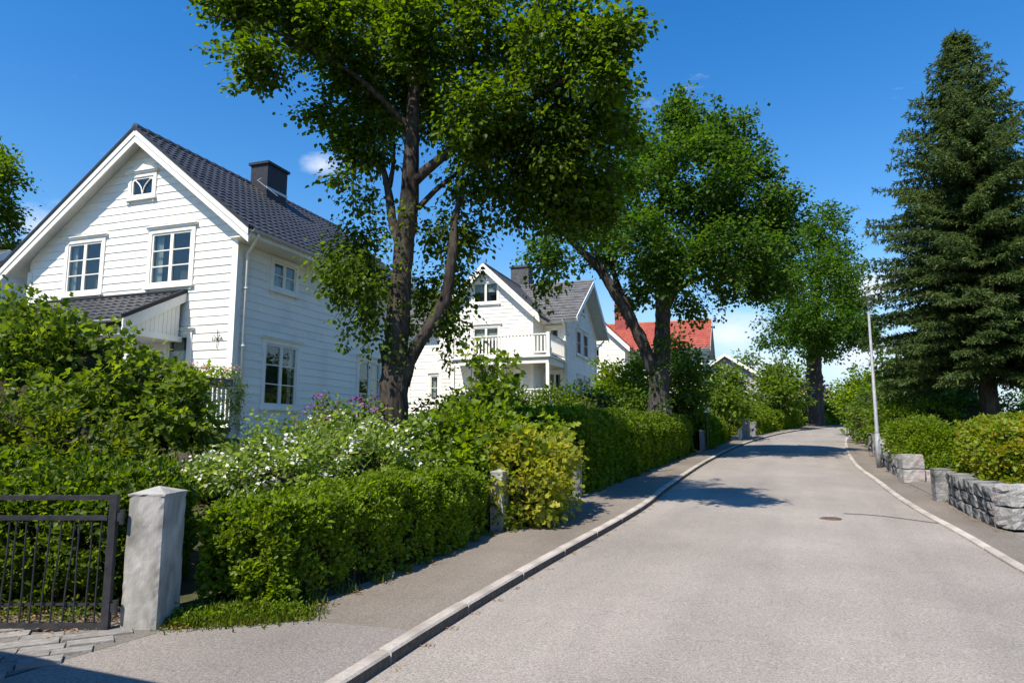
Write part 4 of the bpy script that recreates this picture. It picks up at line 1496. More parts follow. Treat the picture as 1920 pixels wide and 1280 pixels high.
        for e in (el, er):
            y0 = -n - ov
            for (t0, t1, ya, yb2) in ((-.04, .14, y0 - .04, y0), (.142, .3, y0 - .015, y0 + .02)):
                rb.hexa([(wc, ya, wa - t1), (e, ya, wz - t1), (e, yb2, wz - t1), (wc, yb2, wa - t1), (wc, ya, wa - t0), (e, ya, wz - t0), (e, yb2, wz - t0), (wc, yb2, wa - t0)])
        obj('wing_rake_board', rb, M['white'], h)
    if chim:
        cx, cy, cw, ctop = chim
        c = obj('chimney', MB().box(cx - cw, cx + cw, cy - .4, cy + .4, zridge - 1.2, ctop), chim_mat or M['darkchim'], h)
        obj('chimney_cap', MB().box(cx - cw - .07, cx + cw + .07, cy - .47, cy + .47, ctop + .002, ctop + .09).box(cx - cw + .1, cx + cw - .1, cy - .3, cy + .3, ctop + .092, ctop + .16), chim_mat or M['darkchim'], c)
    if balcony:
        bl, br_, bn, bz = balcony['l'], balcony['r'], balcony['n'], balcony['z']
        wn_ = wing['n']
        dk = MB().box(bl - .1, br_ + .1, -bn - .1, -wn_ - .03, bz - .09, bz).box(wing['r'] + .04, br_ + .1, -wn_ - .03, -.03, bz - .09, bz)
        dk.box(bl, br_, -bn, -bn + .1, bz - .34, bz - .092).box(br_ - .1, br_, -bn + .102, -.03, bz - .34, bz - .092)
        bal = obj('balcony', dk, M['white'], h)
        bm1 = MB().box(-.034, .034, -.014, .014, 0, .72)
        me = bm1.mesh('baluster')
        me.materials.append(M['white'])
        for (zz, nm) in ((bz, 'upper'), (zb + .45, 'lower')):
            r_ = MB().box(bl, br_, -bn - .05, -bn + .05, zz + .86, zz + .91).box(bl, br_, -bn - .02, -bn + .02, zz + .1, zz + .15)
            r_.box(br_ - .05, br_ + .05, -bn + .052, -.05, zz + .861, zz + .911).box(br_ - .02, br_ + .02, -bn + .022, -.05, zz + .1, zz + .15)
            for x in (bl, br_):
                r_.box(x - .07, x + .07, -bn - .07, -bn + .07, zz, zz + .96)
            rail = obj('railing', r_, M['white'], h)
            nb = int((br_ - bl) / .155)
            for i in range(1, nb):
                o = link('baluster', me, None, rail)
                o.location = (bl + (br_ - bl) * i / nb, -bn, zz + .15)
            nb = int(bn / .155)
            for i in range(1, nb):
                o = link('baluster', me, None, rail)
                o.location = (br_, -bn + bn * i / nb, zz + .15)
                o.rotation_euler = (0, 0, pi / 2)
        for x in (bl + .02, br_ - .05, (bl + br_) / 2):
            obj('veranda_post', MB().box(x - .07, x + .07, -bn + .0, -bn + .14, zb + .3, bz - .342), M['white'], h)
        obj('veranda_floor', MB().box(bl - .1, br_ + .1, -bn - .1, -wn_ - .03, zb + .34, zb + .45).box(wing['r'] + .04, br_ + .1, -wn_ - .03, -.03, zb + .34, zb + .45).box(bl, br_, -bn, -bn + .2, zb - .8, zb + .338).box(br_ - .15, br_, -bn + .2, -.05, zb - .8, zb + .338), M['white'], h)
    return h


villa('house', 'white two storey villa with a railed balcony and grey slate roof beyond the forked tree', (2.48, 31, 0), 9.6, 6.5, 2.15, 6.86, 9.25,
      dict(l=-5.5, r=-1.06, n=1.75, ze=6.72, za=9.22), M['white'], M['slate'], (-3.5, 4.2, .5, 10.45),
      balcony=dict(l=-4.45, r=-.06, n=2.75, z=4.92),
      right_wins=((1.85, 2.95, 5.42, 6.72, 1, 2), (3.3, 4.5, 5.42, 6.72, 1, 2), (1.9, 3.1, 3.12, 4.44, 1, 2), (3.5, 4.8, 3.12, 4.44, 1, 2), (2.75, 3.75, 7.6, 8.3, 2, 1)),
      wing_wins=((-3.95, -2.6, 7.45, 8.5, 2, 1), (-3.95, -2.55, 5.0, 6.45, 2, 1), (-2.6, -1.5, 2.9, 4.4, 2, 2)),
      front_wins=((-.85, -.25, 5.0, 6.5, 1, 2), (-.95, -.15, 2.75, 4.45, 2, 2), (-6.9, -5.9, 3.2, 4.5, 2, 2), (-8.9, -7.9, 3.2, 4.5, 1, 3)), overR=.62)
villa('house', 'cream house with a red tiled roof and red chimney further up the street', (12.9, 46, 0), 11.5, 6.2, 2.9, 7.35, 9.75,
      dict(l=-11.2, r=-4.9, n=2.2, ze=7.3, za=10.75), M['cream'], M['redtile'], (-5.9, 2.6, .42, 11.6),
      right_wins=((1.6, 2.7, 5.4, 7.0, 1, 2), (3.4, 4.5, 5.4, 7.0, 1, 2), (2.6, 3.4, 7.9, 8.7, 1, 1)),
      wing_wins=((-8.0, -6.5, 6.1, 7.6, 2, 2), (-8.0, -6.5, 3.5, 5.0, 2, 2)), front_wins=((-3.2, -2.2, 5.4, 6.9, 2, 2),), flat=False, chim_mat=M['redbrick'], overR=.55)


def plain_house(name, label, loc, rot, W, D, zb, ze, zr_, wall, roof, wins=(), flat=True, tiles=True):
    """Gable towards the front (at -y), ridge running back."""
    h = thing(name, label, 'house', loc, rot)
    mid = -W / 2
    s_ = (zr_ - ze) / (W / 2 + .4)
    op = [(a + .05, b - .05, c + .04, d - .05) for a, b, c, d, *_ in wins]
    siding(h, fmap(), zb, zr_ - .2, .19, lambda z: max(-W, mid - (zr_ - .15 - z) / s_), lambda z: min(0, mid + (zr_ - .15 - z) / s_), op, wall, False)
    for q in wins:
        window(h, fmap(), *q[:4], q[4], q[5], cas=.09)
    siding(h, smap(0), zb, ze + .1, .19, lambda z: 0, lambda z: D, [], wall, False)
    siding(h, lmap(-W), zb, ze + .1, .19, lambda z: 0, lambda z: D, [], wall, False)
    obj('foundation', MB().box(-W + .03, -.03, .03, D - .03, zb - 1.5, zb - .002), M['found'], h)
    rs = MB()
    for e in (-W - .4, .4):
        roof_slab(rs, (e, -.4, ze), (e, D + .4, ze), (mid, -.4, zr_), (mid, D + .4, zr_), .12)
    obj('roof', rs, roof, h)
    if tiles:
        tile_field(h, (.42, -.42, ze + .01), (.42, D + .4, ze + .01), (mid, -.42, zr_ + .02), roof, False, .33, .34, flat=flat)
        tile_field(h, (-W - .42, D + .4, ze + .01), (-W - .42, -.42, ze + .01), (mid, D + .4, zr_ + .02), roof, False, .33, .34, flat=flat)
    rb = MB()
    for e in (-W - .4, .4):
        rb.hexa([(mid, -.44, zr_ - .26), (e, -.44, ze - .26), (e, -.402, ze - .26), (mid, -.402, zr_ - .26), (mid, -.44, zr_ + .02), (e, -.44, ze + .02), (e, -.402, ze + .02), (mid, -.402, zr_ + .02)])
    obj('rake_board', rb, M['white'], h)
    return h


M['greywall'] = noisy('grey_house_paint', (.30, .30, .30), (.38, .38, .375), 4, .7)
M['pinkwall'] = noisy('pink_house_paint', (.5, .33, .33), (.58, .40, .38), 4, .7)
a = P(1434, 745, 58)
plain_house('house', 'low grey house with a weathered slate gable roof showing between garden trees', (a[0], 58, 0), ROT, 6.2, 9, 3.4, 6.1, 8.5, M['greywall'], M['slate'], ((-3.8, -2.5, 4.4, 5.7, 2, 1),))
a = P(1580, 770, 96)
plain_house('house', 'distant pink house with a brown roof glimpsed at the bend', (a[0], 96, 0), ROT + radians(10), 6, 7, 4.0, 6.6, 8.6, M['pinkwall'], M['redtile'], ((-4.0, -3.0, 5.0, 6.2, 1, 2),), tiles=False)
plain_house('house', 'neighbouring house with a grey shingle roof half hidden behind the white house', (-16.4, 27.5, 0), ROT + radians(90), 9, 8, 1.6, 4.6, 7.95, M['white'], M['slate'], ())
# unseen slab added to cast a shadow over the near drive
gw = thing('shadow_blocker', 'tall unseen slab added to shade the mouth of the drive', 'wall', (-3.15, 2.6, float(zr(2.6))), atan2(-.42, 1.08))
obj('slab_body', MB().box(-4.2, .45, -.12, .12, -.1, 2.34), M['concrete2'], gw)
obj('slab_top', MB().box(-4.25, .5, -.17, .17, 2.342, 2.42), M['concrete2'], gw)


# ------------------------------------------------------------------ gate, pillars, posts, stone walls, lamp
pz = float(zr(5.05)) + KH
pl = thing('gate_pillar', 'weathered whitewashed concrete gate pillar with a pyramid cap beside the clipped hedge', 'pillar', (-2.64, 5.21, pz - .06))
mb = MB()
nz_ = 22
hw, hd, ph_ = .133, .175, 1.0
v, f = [], []
ring = []
for s_ in range(4):
    c0 = [(-hw, -hd), (hw, -hd), (hw, hd), (-hw, hd)][s_]
    c1 = [(hw, -hd), (hw, hd), (-hw, hd), (-hw, -hd)][s_]
    for t in np.linspace(0, 1, 7, endpoint=False):
        ring.append((c0[0] * (1 - t) + c1[0] * t, c0[1] * (1 - t) + c1[1] * t, t == 0))
for i in range(nz_ + 1):
    for (x, y, corner) in ring:
        k = .955 + rng.normal() * .012 if corner else 1 + rng.normal() * .006
        ta = 1.02 - .03 * i / nz_
        v.append((x * k * ta, y * k * ta, ph_ * i / nz_))
nr_ = len(ring)
for i in range(nz_):
    for j in range(nr_):
        f.append((i * nr_ + j, i * nr_ + (j + 1) % nr_, (i + 1) * nr_ + (j + 1) % nr_, (i + 1) * nr_ + j))
mb.add(v, f)
obj('shaft', mb, M['concrete'], pl, False)
cp = MB()
v = [(x * 1.0, y * 1.0, ph_ - .004) for x, y, c in ring] + [(x * 1.005 + rng.normal() * .003, y * 1.005 + rng.normal() * .003, ph_ + .010) for x, y, c in ring] + [(.0, 0, ph_ + .058)]
f = [(j, (j + 1) % nr_, nr_ + (j + 1) % nr_, nr_ + j) for j in range(nr_)] + [(nr_ + j, nr_ + (j + 1) % nr_, 2 * nr_) for j in range(nr_)]
cp.add(v, f)
obj('cap', cp, M['concrete'], pl)

gt = thing('gate', 'closed dark grey steel garden gate with thin uneven bars before a hedge', 'gate', (-2.82, 5.0, pz - .06))
z0, z1, zm = .085, 1.005, .865
fr = MB().box(-.052, .0, -.02, .02, z0, z1 + .01).box(-3.0, -2.94, -.02, .02, z0, z1 + .01)
fr.box(-2.94, -.052, -.018, .018, z1 - .03, z1).box(-2.94, -.052, -.018, .018, z0, z0 + .045)
fr.box(-2.94, -.065, -.012, .012, zm - .032, zm)
fr.box(-2.94, -.065, .0122, .022, .245, .262)
fr.tube([(.035, 0, z0 + .1), (.035, 0, z0 + .2)], .018, 8).tube([(.035, 0, z1 - .2), (.035, 0, z1 - .1)], .018, 8).box(0, .03, -.012, .012, z0 + .12, z0 + .18).box(0, .03, -.012, .012, z1 - .18, z1 - .12)
obj('frame', fr, M['gate'], gt)
for i in range(38):
    x = -2.9 + i * .0755 + rng.normal() * .006
    lean = rng.normal() * .012
    q = MB().tube([(0, 0, z0 + .05), (lean * .4 + rng.normal() * .003, 0, .35), (lean + rng.normal() * .003, rng.normal() * .004, .6), (lean * 1.2, 0, zm - .02)], .0068, 6)
    o = obj('bar', q, M['gate'], gt)
    o.location = (x, 0, 0)


def post(name, label, cat, x, y, w, d, h, mat, rot=0., cap=None, group=None, tip=.03):
    g = float(gz(x, y))
    g = min(g, float(zr(y)) + KH + .02)
    t = thing(name, label, cat, (x, y, g - .05), rot, group)
    m = MB()
    n = 8
    for i in range(n):
        k0, k1 = 1 + rng.normal() * .012, 1 + rng.normal() * .012
        a0, a1 = (h + .05) * i / n, (h + .05) * (i + 1) / n
        m.hexa([(-w / 2 * k0, -d / 2 * k0, a0), (w / 2 * k0, -d / 2, a0), (w / 2, d / 2 * k0, a0), (-w / 2, d / 2, a0), (-w / 2 * k1, -d / 2 * k1, a1), (w / 2 * k1, -d / 2, a1), (w / 2, d / 2 * k1, a1), (-w / 2, d / 2, a1)])
    obj('shaft', m, mat, t)
    hh = h + .051
    c = MB().add([(-w * .52, -d * .52, hh), (w * .52, -d * .52, hh), (w * .52, d * .52, hh), (-w * .52, d * .52, hh), (-w * .52, -d * .52, hh + .02), (w * .52, -d * .52, hh + .02), (w * .52, d * .52, hh + .02), (-w * .52, d * .52, hh + .02), (0, 0, hh + .02 + tip)], [(0, 1, 5, 4), (1, 2, 6, 5), (2, 3, 7, 6), (3, 0, 4, 7), (4, 5, 8), (5, 6, 8), (6, 7, 8), (7, 4, 8), (3, 2, 1, 0)])
    obj('cap', c, cap or mat, t)
    return t


post('concrete_post', 'ivy covered pale concrete post between the clipped hedge and the golden shrub', 'post', -.16, 9.0, .17, .2, .70, M['concrete'], -.4)
ivp = bpy.data.objects['concrete_post']
iv = np.stack([rng.normal(-.02, .10, 90), rng.normal(-.05, .07, 90), rng.uniform(.05, .78, 90)], 1)
iv = iv[(np.abs(iv[:, 0]) > .07) | (iv[:, 1] < -.08)]
link('ivy', leaf_mesh('ivy', *clump_leaves(iv, .07, 8, .04), aspect=.9, shape=2), M['maple'], ivp)
post('gate_post', 'dark grey timber post at the start of the tall shaded hedge', 'post', 1.13, 12.0, .13, .13, .78, M['greywood'], -.4)
post('fence_post', 'slim white topped post where the sunny hedge end meets the grey board fence', 'post', 6.62, 24.15, .09, .09, .82, M['greywood'], -.4, M['white'])
post('fence_post', 'second white topped post set against the grey boards in the shade', 'post', 7.1, 25.2, .09, .09, .82, M['greywood'], -.4, M['white'])
post('stone_pillar', 'pale square granite pillar standing at the kerb before the round topped hedge', 'pillar', 11.75, 34.6, .34, .3, .98, M['granite2'], -.45)
post('stone_pillar', 'smaller mossy granite pillar next to the pale square pillar', 'pillar', 12.5, 35.6, .32, .3, .84, M['granite'], -.45)
post('white_stub', 'short white stone marker under the shrubs down by the pavement', 'marker stone', 10.95, 33.1, .16, .16, .55, M['white'], -.4)
bf = thing('board_fence', 'weathered grey board fence in the shade behind the white topped posts', 'fence', (6.7, 24.0, float(zr(24.1)) + KH), atan2(1, .47))
for i in range(10):
    o = obj('board', MB().box(-.07, .07, -.012, .012, .04, .74 + rng.normal() * .015), M['greywood'], bf)
    o.location = (.12 + i * .155, .12, 0)
obj('rail', MB().box(0, 1.65, .133, .17, .2, .27).box(0, 1.65, .133, .17, .55, .62), M['greywood'], bf)


def stone_block(parent, c, ux, uy, lx, ly, lz, mat, amp=.012, n=(4, 3, 3)):
    """One rough-hewn stone: a gridded box with worn corners and an uneven face."""
    v, idx = [], {}
    nx, ny, nz = n
    for i in range(nx + 1):
        for j in range(ny + 1):
            for k in range(nz + 1):
                if 0 < i < nx and 0 < j < ny and 0 < k < nz:
                    continue
                p = A3(i / nx - .5, j / ny - .5, k / nz - .5)
                e = int(i in (0, nx)) + int(j in (0, ny)) + int(k in (0, nz))
                s_ = 1 - (.05 if e == 3 else .022 if e == 2 else 0)
                q = p * s_ * A3(lx, ly, lz) + rng.standard_normal(3) * amp * (1 if e == 1 else .55)
                idx[(i, j, k)] = len(v)
                v.append(q[0] * ux + q[1] * uy + A3(0, 0, q[2]))
    f = []
    for i in range(nx):
        for k in range(nz):
            for j, fl in ((0, 1), (ny, 0)):
                q = [idx[(i, j, k)], idx[(i + 1, j, k)], idx[(i + 1, j, k + 1)], idx[(i, j, k + 1)]]
                f.append(q if fl else q[::-1])
    for j in range(ny):
        for k in range(nz):
            for i, fl in ((0, 0), (nx, 1)):
                q = [idx[(i, j, k)], idx[(i, j + 1, k)], idx[(i, j + 1, k + 1)], idx[(i, j, k + 1)]]
                f.append(q if fl else q[::-1])
    for i in range(nx):
        for j in range(ny):
            for k, fl in ((0, 0), (nz, 1)):
                q = [idx[(i, j, k)], idx[(i + 1, j, k)], idx[(i + 1, j + 1, k)], idx[(i, j + 1, k)]]
                f.append(q if fl else q[::-1])
    o = obj('stone', MB().add(v, f), mat, parent)
    o.location = tuple(c)
    return o


def stone_wall(name, label, path, h, th, rows, lmin, lmax, mats, amp=.02, ends=True):
    """Retaining wall along a plan path (front face), thickness away from the road."""
    path = np.asarray(path, float)
    p, _ = resample(np.c_[path, np.zeros(len(path))], np.zeros(len(path)), .1)
    p = p[:, :2]
    s = np.concatenate([[0], np.cumsum(np.linalg.norm(np.diff(p, axis=0), axis=1))])
    T = unit(np.gradient(p, axis=0))
    b = A3(*p[0], float(zr(p[0][1])))
    t = thing(name, label, 'wall', b)
    cm = MB()
    for i in range(len(p) - 1):
        q = []
        for j in (i, i + 1):
            nn = np.array([T[j][1], -T[j][0]])
            for (a, z) in ((.07, -.1), (th - .07, -.1), (th - .07, h - .05), (.07, h - .05)):
                xy = p[j] + nn * a
                q.append((xy[0] - b[0], xy[1] - b[1], float(zr(p[j][1])) + z - b[2]))
        cm.hexa(q)
    obj('core', cm, M['twig'], t)
    rh = h / rows
    for r in range(rows):
        x = 0.
        while x < s[-1] - .05:
            l = min(rng.uniform(lmin, lmax), s[-1] - x)
            if s[-1] - x - l < lmin * .6:
                l = s[-1] - x
            m_ = x + l / 2
            xy = np.array([np.interp(m_, s, p[:, 0]), np.interp(m_, s, p[:, 1])])
            tt = unit(np.array([np.interp(m_, s, T[:, 0]), np.interp(m_, s, T[:, 1])]))
            nn = np.array([tt[1], -tt[0]])
            jt = rng.normal() * .012
            hh = rh * (1 if r < rows - 1 else rng.uniform(.92, 1.08))
            c = A3(*(xy + nn * (th / 2 + jt)), float(zr(xy[1])) + r * rh + hh / 2) - b
            stone_block(t, c, A3(*tt, .04), A3(*nn, 0), l - .018, th, hh - .016, mats[int(rng.random() * len(mats))], amp)
            x += l
    return t


wz = lambda y: float(zr(y)) + .03
gr = M['granite']
stone_wall('stone_wall', 'low rough granite retaining wall under the wide hedge at the near driveway', [(6.40, 9.3), (6.78, 10.4), (7.2, 11.55)], .55, .42, 3, .2, .42, [gr, gr, M['granite']], .012)
sw = bpy.data.objects['stone_wall']
# the wall's end towards the driveway turns away from the road in larger blocks
for r, (n, l) in enumerate(((5, .62), (4, .74))):
    for k in range(n):
        c = A3(6.40 + .44 + k * l + l / 2 - .44, 9.14, wz(9.14) + .03 + (.0 if r == 0 else .29) + .135) - np.array(sw.location)
        stone_block(sw, c, A3(1, 0, 0), A3(0, 1, 0), l - .02, .34, .275, M['granite2'], .012, (6, 3, 5))
pe = post('wall_post', 'square granite end post of the near retaining wall', 'post', 7.33, 11.86, .26, .26, .56, M['granite'], -.3, None, None, .012)
st_ = thing('step_stone', 'low granite step block filling the gap between the two stone walls', 'step', (8.62, 14.75, wz(14.5)))
stone_block(st_, A3(.05, .1, .12), A3(.97, -.22, 0), A3(.22, .97, 0), .62, .4, .27, M['granite2'], .012)
stone_block(st_, A3(.68, .0, .11), A3(.97, -.22, 0), A3(.22, .97, 0), .6, .4, .24, M['granite'], .012)
stone_wall('stone_wall', 'long granite wall running uphill behind the lamp post below the round hedge', [(8.42, 14.95), (9.05, 16.5), (9.75, 18.1), (11.05, 20.9), (12.4, 23.7), (14.05, 27.2), (16.5, 32)], .5, .4, 2, .35, .7, [gr, gr, M['granite2']], .014)
g2 = thing('wall_pier', 'pale square granite pier ending the long wall by the steps', 'pillar', (8.46, 14.72, wz(14.6)))
for r in range(2):
    stone_block(g2, A3(0, 0, .15 + r * .3), A3(.97, -.22, 0), A3(.22, .97, 0), .42, .4, .292, M['granite2'], .009)
for (x, y, hgt, lab) in ((10.95, 20.55, .66, 'tall pale granite post rising from the long wall just past the lamp post'), (12.1, 22.9, .62, 'granite post further along the long wall under the yellow green shrub'), (13.1, 25.1, .6, 'dark granite post furthest along the long wall before the bend')):
    post('wall_post', lab, 'post', x, y, .27, .3, hgt, M['granite2'] if y < 22 else gr, -.42, None, 'granite posts along the uphill wall', .012)

lp = thing('street_lamp', 'slender galvanised street lamp post rising from the pavement beside the granite wall', 'street lamp', (9.62, 18.15, wz(18.15)))
mb = MB()
mb.tube([(0, 0, -.05), (0, 0, .9)], (.062, .061), 14).tube([(0, 0, .9), (0, 0, .93), (0, 0, 4.15)], (.061, .046, .028), 14)
obj('pole', mb, M['pole'], lp, True)
mb = MB().tube([(0, 0, 4.13), (0, 0, 4.3), (-.03, -.05, 4.44), (-.07, -.16, 4.54)], .018, 8)
obj('arm', mb, M['pole'], lp, True)
mb = MB()
mb.hexa([(-.12, -.42, 4.53), (-.02, -.42, 4.53), (-.02, -.14, 4.53), (-.12, -.14, 4.53), (-.105, -.40, 4.6), (-.035, -.40, 4.6), (-.035, -.14, 4.61), (-.105, -.14, 4.61)])
obj('lantern', mb, M['zinc'], lp)
obj('access_door', MB().box(-.035, .035, -.066, -.058, .35, .7), M['pole'], lp)
tp = thing('thin_pole', 'thin dark grey pole with a small white plate standing by the board fence', 'pole', (6.98, 24.6, float(zr(24.6)) + KH))
obj('pole', MB().tube([(0, 0, -.05), (0, 0, 1.55)], .03, 8), M['gate'], tp)
obj('plate', MB().box(-.11, .11, -.035, -.031, 1.35, 1.53), M['white'], tp)

# ------------------------------------------------------------------ trees
V = 1280.


def stem(px, Y, z0=None):
    """Stem through photo points (u, v, width px, extra depth)."""
    pts = [P(u, v, Y + d) for u, v, w, d in px]
    rad = [w / 2 / V * (Y + d) * .74 for u, v, w, d in px]
    return pts, rad


def lobes_px(L_, Y, k=1.0):
    """Crown lobes from (u, v, half width px, half height px, depth offset, clusters)."""
    out = []
    for u, v, a, b, d, n in L_:
        y = Y + d
        out.append((P(u, v, y), (a / V * y, (a + b) / 2 / V * y * 1.05, b / V * y), int(n * k)))
    return out


Y1 = 10.5
st1 = [stem([(735, 905, 120, 0), (736, 850, 92, 0), (738, 800, 76, 0), (738, 740, 68, 0), (741, 660, 66, 0), (748, 580, 58, 0), (755, 490, 54, 0), (765, 400, 50, 0), (770, 320, 44, 0), (773, 240, 36, 0), (778, 160, 30, 0), (790, 80, 24, 0), (800, 0, 18, .1), (815, -120, 12, .2)], Y1),
       stem([(752, 720, 44, 0), (775, 660, 38, 0), (808, 610, 34, -.1), (835, 560, 30, -.1), (848, 480, 24, -.1), (853, 420, 18, 0), (862, 370, 12, .1)], Y1),
       stem([(772, 345, 32, 0), (800, 318, 28, -.1), (838, 288, 25, -.3), (880, 262, 22, -.5), (940, 228, 17, -.8), (1010, 180, 13, -1.2), (1090, 130, 10, -1.8)], Y1),
       stem([(752, 470, 26, 0), (738, 425, 24, .1), (730, 370, 22, .2), (722, 330, 15, .2), (710, 290, 10, .2), (690, 240, 7, .1)], Y1),
       stem([(730, 350, 14, .2), (736, 320, 11, .3), (740, 270, 8, .4)], Y1),
       stem([(775, 250, 20, 0), (720, 190, 16, -.2), (650, 130, 12, -.5), (560, 80, 8, -.8), (470, 40, 5, -1)], Y1),
       stem([(785, 390, 15, 0), (815, 358, 13, .2), (850, 330, 10, .4), (900, 290, 8, .7), (960, 270, 6, 1)], Y1),
       stem([(795, 60, 15, 0), (860, 20, 12, .6), (950, -30, 9, 1.2)], Y1),
       stem([(790, 90, 14, 0), (720, 20, 11, .6), (640, -50, 8, 1)], Y1)]
sh = lambda L_, k: [(u, v, a * k, b * k, d, n) for u, v, a, b, d, n in L_]
lb1 = lobes_px(sh([(520, 20, 110, 62, -.6, 46), (440, -10, 60, 50, -.8, 18), (640, 60, 110, 90, -.4, 54), (488, 120, 48, 26, -1, 12), (600, -60, 150, 70, 0, 22), (760, -70, 150, 80, -.5, 24), (920, -60, 150, 80, -.6, 22), (1050, -30, 100, 70, -1.6, 9),
                (700, 70, 120, 85, .6, 44), (820, 60, 120, 90, -.9, 52), (930, 80, 120, 85, -.3, 33), (1040, 90, 95, 80, -1.4, 25), (1110, 90, 58, 58, -2.0, 12), (1165, 55, 24, 34, -2.4, 4), (1130, 150, 38, 24, -2.2, 5),
                (650, 200, 70, 70, .2, 28), (740, 180, 90, 70, .9, 32), (690, 270, 60, 50, .3, 18), (650, 330, 24, 20, -.2, 4), (830, 190, 95, 75, 1.2, 34), (900, 220, 95, 80, -.9, 40), (1000, 200, 90, 80, -.9, 25), (1090, 230, 80, 70, -1.0, 20),
                (950, 310, 85, 75, -.2, 22), (1040, 320, 90, 75, -.5, 25), (1120, 330, 60, 75, -.4, 15), (1000, 385, 78, 50, -.2, 13), (1085, 395, 66, 46, -.3, 11), (1150, 250, 45, 60, -.6, 9),
                (940, 375, 46, 40, .2, 6), (880, 330, 50, 50, .6, 10), (1035, 500, 22, 32, -.3, 4)], .88), Y1, 1.25)
low1 = lobes_px([(690, 410, 34, 46, .5, 7), (668, 470, 40, 40, .3, 8), (700, 510, 50, 48, .6, 10), (830, 440, 40, 50, .6, 8), (868, 462, 28, 40, .4, 6), (835, 530, 36, 40, .7, 7), (662, 545, 50, 30, -.3, 9), (700, 610, 32, 36, -.2, 6), (640, 500, 40, 22, -.6, 5), (845, 615, 28, 24, .2, 4), (850, 560, 16, 24, .3, 2), (775, 560, 26, 60, .8, 5)], Y1)
spr = np.array([P(745 + rng.normal() * 16, v, Y1 - .32) for v in rng.uniform(350, 700, 16)])
tree('maple_tree', 'big old maple with forked dark trunk and spreading crown in front of the white house', P(735, 840, Y1), st1, lb1 + low1, .068, (M['bark'], M['maple']), per=84, crad=.31, shape=1, aspect=.92, extra=spr, sides=18, gap=-.4)

Y2 = 21.
st2 = [stem([(1238, 800, 78, 0), (1236, 760, 58, 0), (1236, 715, 48, 0), (1240, 680, 44, 0), (1242, 620, 40, 0), (1243, 570, 38, 0), (1240, 520, 28, 0), (1238, 460, 22, .2), (1240, 380, 16, .4), (1250, 290, 10, .4)], Y2),
       stem([(1226, 700, 34, 0), (1212, 660, 33, -.1), (1190, 612, 30, -.2), (1160, 560, 26, -.4), (1125, 505, 22, -.5), (1090, 470, 19, -.6), (1060, 440, 14, -.8), (1030, 400, 9, -1)], Y2),
       stem([(1198, 630, 22, -.1), (1182, 590, 20, .1), (1162, 545, 17, .2), (1148, 500, 14, .3), (1135, 440, 10, .3)], Y2),
       stem([(1246, 580, 28, 0), (1262, 545, 25, .1), (1290, 490, 20, .2), (1330, 430, 15, .3), (1380, 370, 10, .4)], Y2),
       stem([(1262, 545, 18, 0), (1300, 525, 15, -.4), (1350, 505, 12, -.8), (1420, 470, 8, -1.2)], Y2),
       stem([(1242, 440, 14, .2), (1200, 380, 11, .4), (1170, 320, 8, .6)], Y2)]
lb2 = lobes_px(sh([(1300, 250, 62, 50, 0, 26), (1268, 215, 30, 32, 0, 9), (1235, 290, 62, 58, .6, 24), (1365, 265, 45, 45, .2, 16), (1400, 310, 55, 48, .4, 20), (1310, 330, 95, 75, -1.0, 44), (1230, 370, 85, 75, -.4, 36), (1160, 370, 70, 65, 0, 26), (1390, 380, 80, 70, .5, 36), (1450, 380, 38, 45, .3, 13), (1100, 410, 60, 50, -.3, 18),
                (1300, 430, 95, 70, 1.4, 36), (1200, 450, 80, 60, -1.4, 30), (1380, 460, 80, 60, -1.4, 32), (1440, 460, 55, 60, .4, 22), (1130, 460, 60, 48, .8, 16), (1470, 420, 26, 40, .2, 8), (1290, 510, 75, 45, -1.2, 22), (1390, 520, 60, 42, .4, 20), (1220, 510, 50, 40, 1.2, 12), (1450, 530, 45, 40, 0, 13), (1190, 560, 28, 30, 1.0, 6), (1290, 580, 30, 26, .6, 6),
                (1020, 480, 40, 36, -1.2, 9), (1350, 420, 80, 70, 1.6, 26), (1180, 300, 50, 60, 1.2, 14)], .93), Y2, 1.35)
spr2 = np.array([P(1240 + rng.normal() * 14, v, Y2 - .5) for v in rng.uniform(590, 760, 22)])
tree('lime_tree', 'street tree with several leaning dark stems and a round dense crown behind the clipped hedge', P(1238, 790, Y2), st2, lb2, .108, (M['bark2'], M['maple2']), per=72, crad=.44, shape=0, aspect=.95, extra=spr2)

Y3 = 54.
st3 = [stem([(1529, 812, 58, 0), (1529, 790, 46, 0), (1528, 750, 40, 0), (1527, 700, 37, 0), (1526, 650, 33, 0), (1530, 590, 24, 0), (1535, 520, 16, 0), (1540, 440, 8, 0)], Y3),
       stem([(1527, 670, 18, 0), (1500, 620, 14, -.5), (1470, 580, 9, -1)], Y3), stem([(1528, 640, 16, 0), (1570, 600, 12, .5), (1610, 570, 7, 1)], Y3)]
lb3 = lobes_px([(1545, 425, 34, 42, 0, 16), (1520, 470, 55, 48, -1, 26), (1575, 470, 28, 50, .5, 14), (1545, 530, 60, 55, -3, 40), (1500, 530, 48, 45, 1, 22), (1585, 540, 25, 48, 1, 14), (1475, 585, 42, 38, -.5, 20), (1540, 600, 70, 42, -4, 40), (1605, 590, 30, 36, .5, 16), (1460, 625, 36, 24, 0, 13), (1510, 640, 46, 28, -3, 20), (1585, 625, 42, 24, -1, 16), (1625, 610, 16, 22, 0, 6), (1550, 650, 40, 20, 2, 10), (1620, 640, 16, 8, 0, 3)], Y3, 1.5)
tree('old_street_tree', 'tall narrow tree with a massive dark trunk at the far bend of the road', P(1529, 803, Y3), st3, lb3, .21, (M['bark2'], M['maple3']), per=66, crad=.78, sides=12)

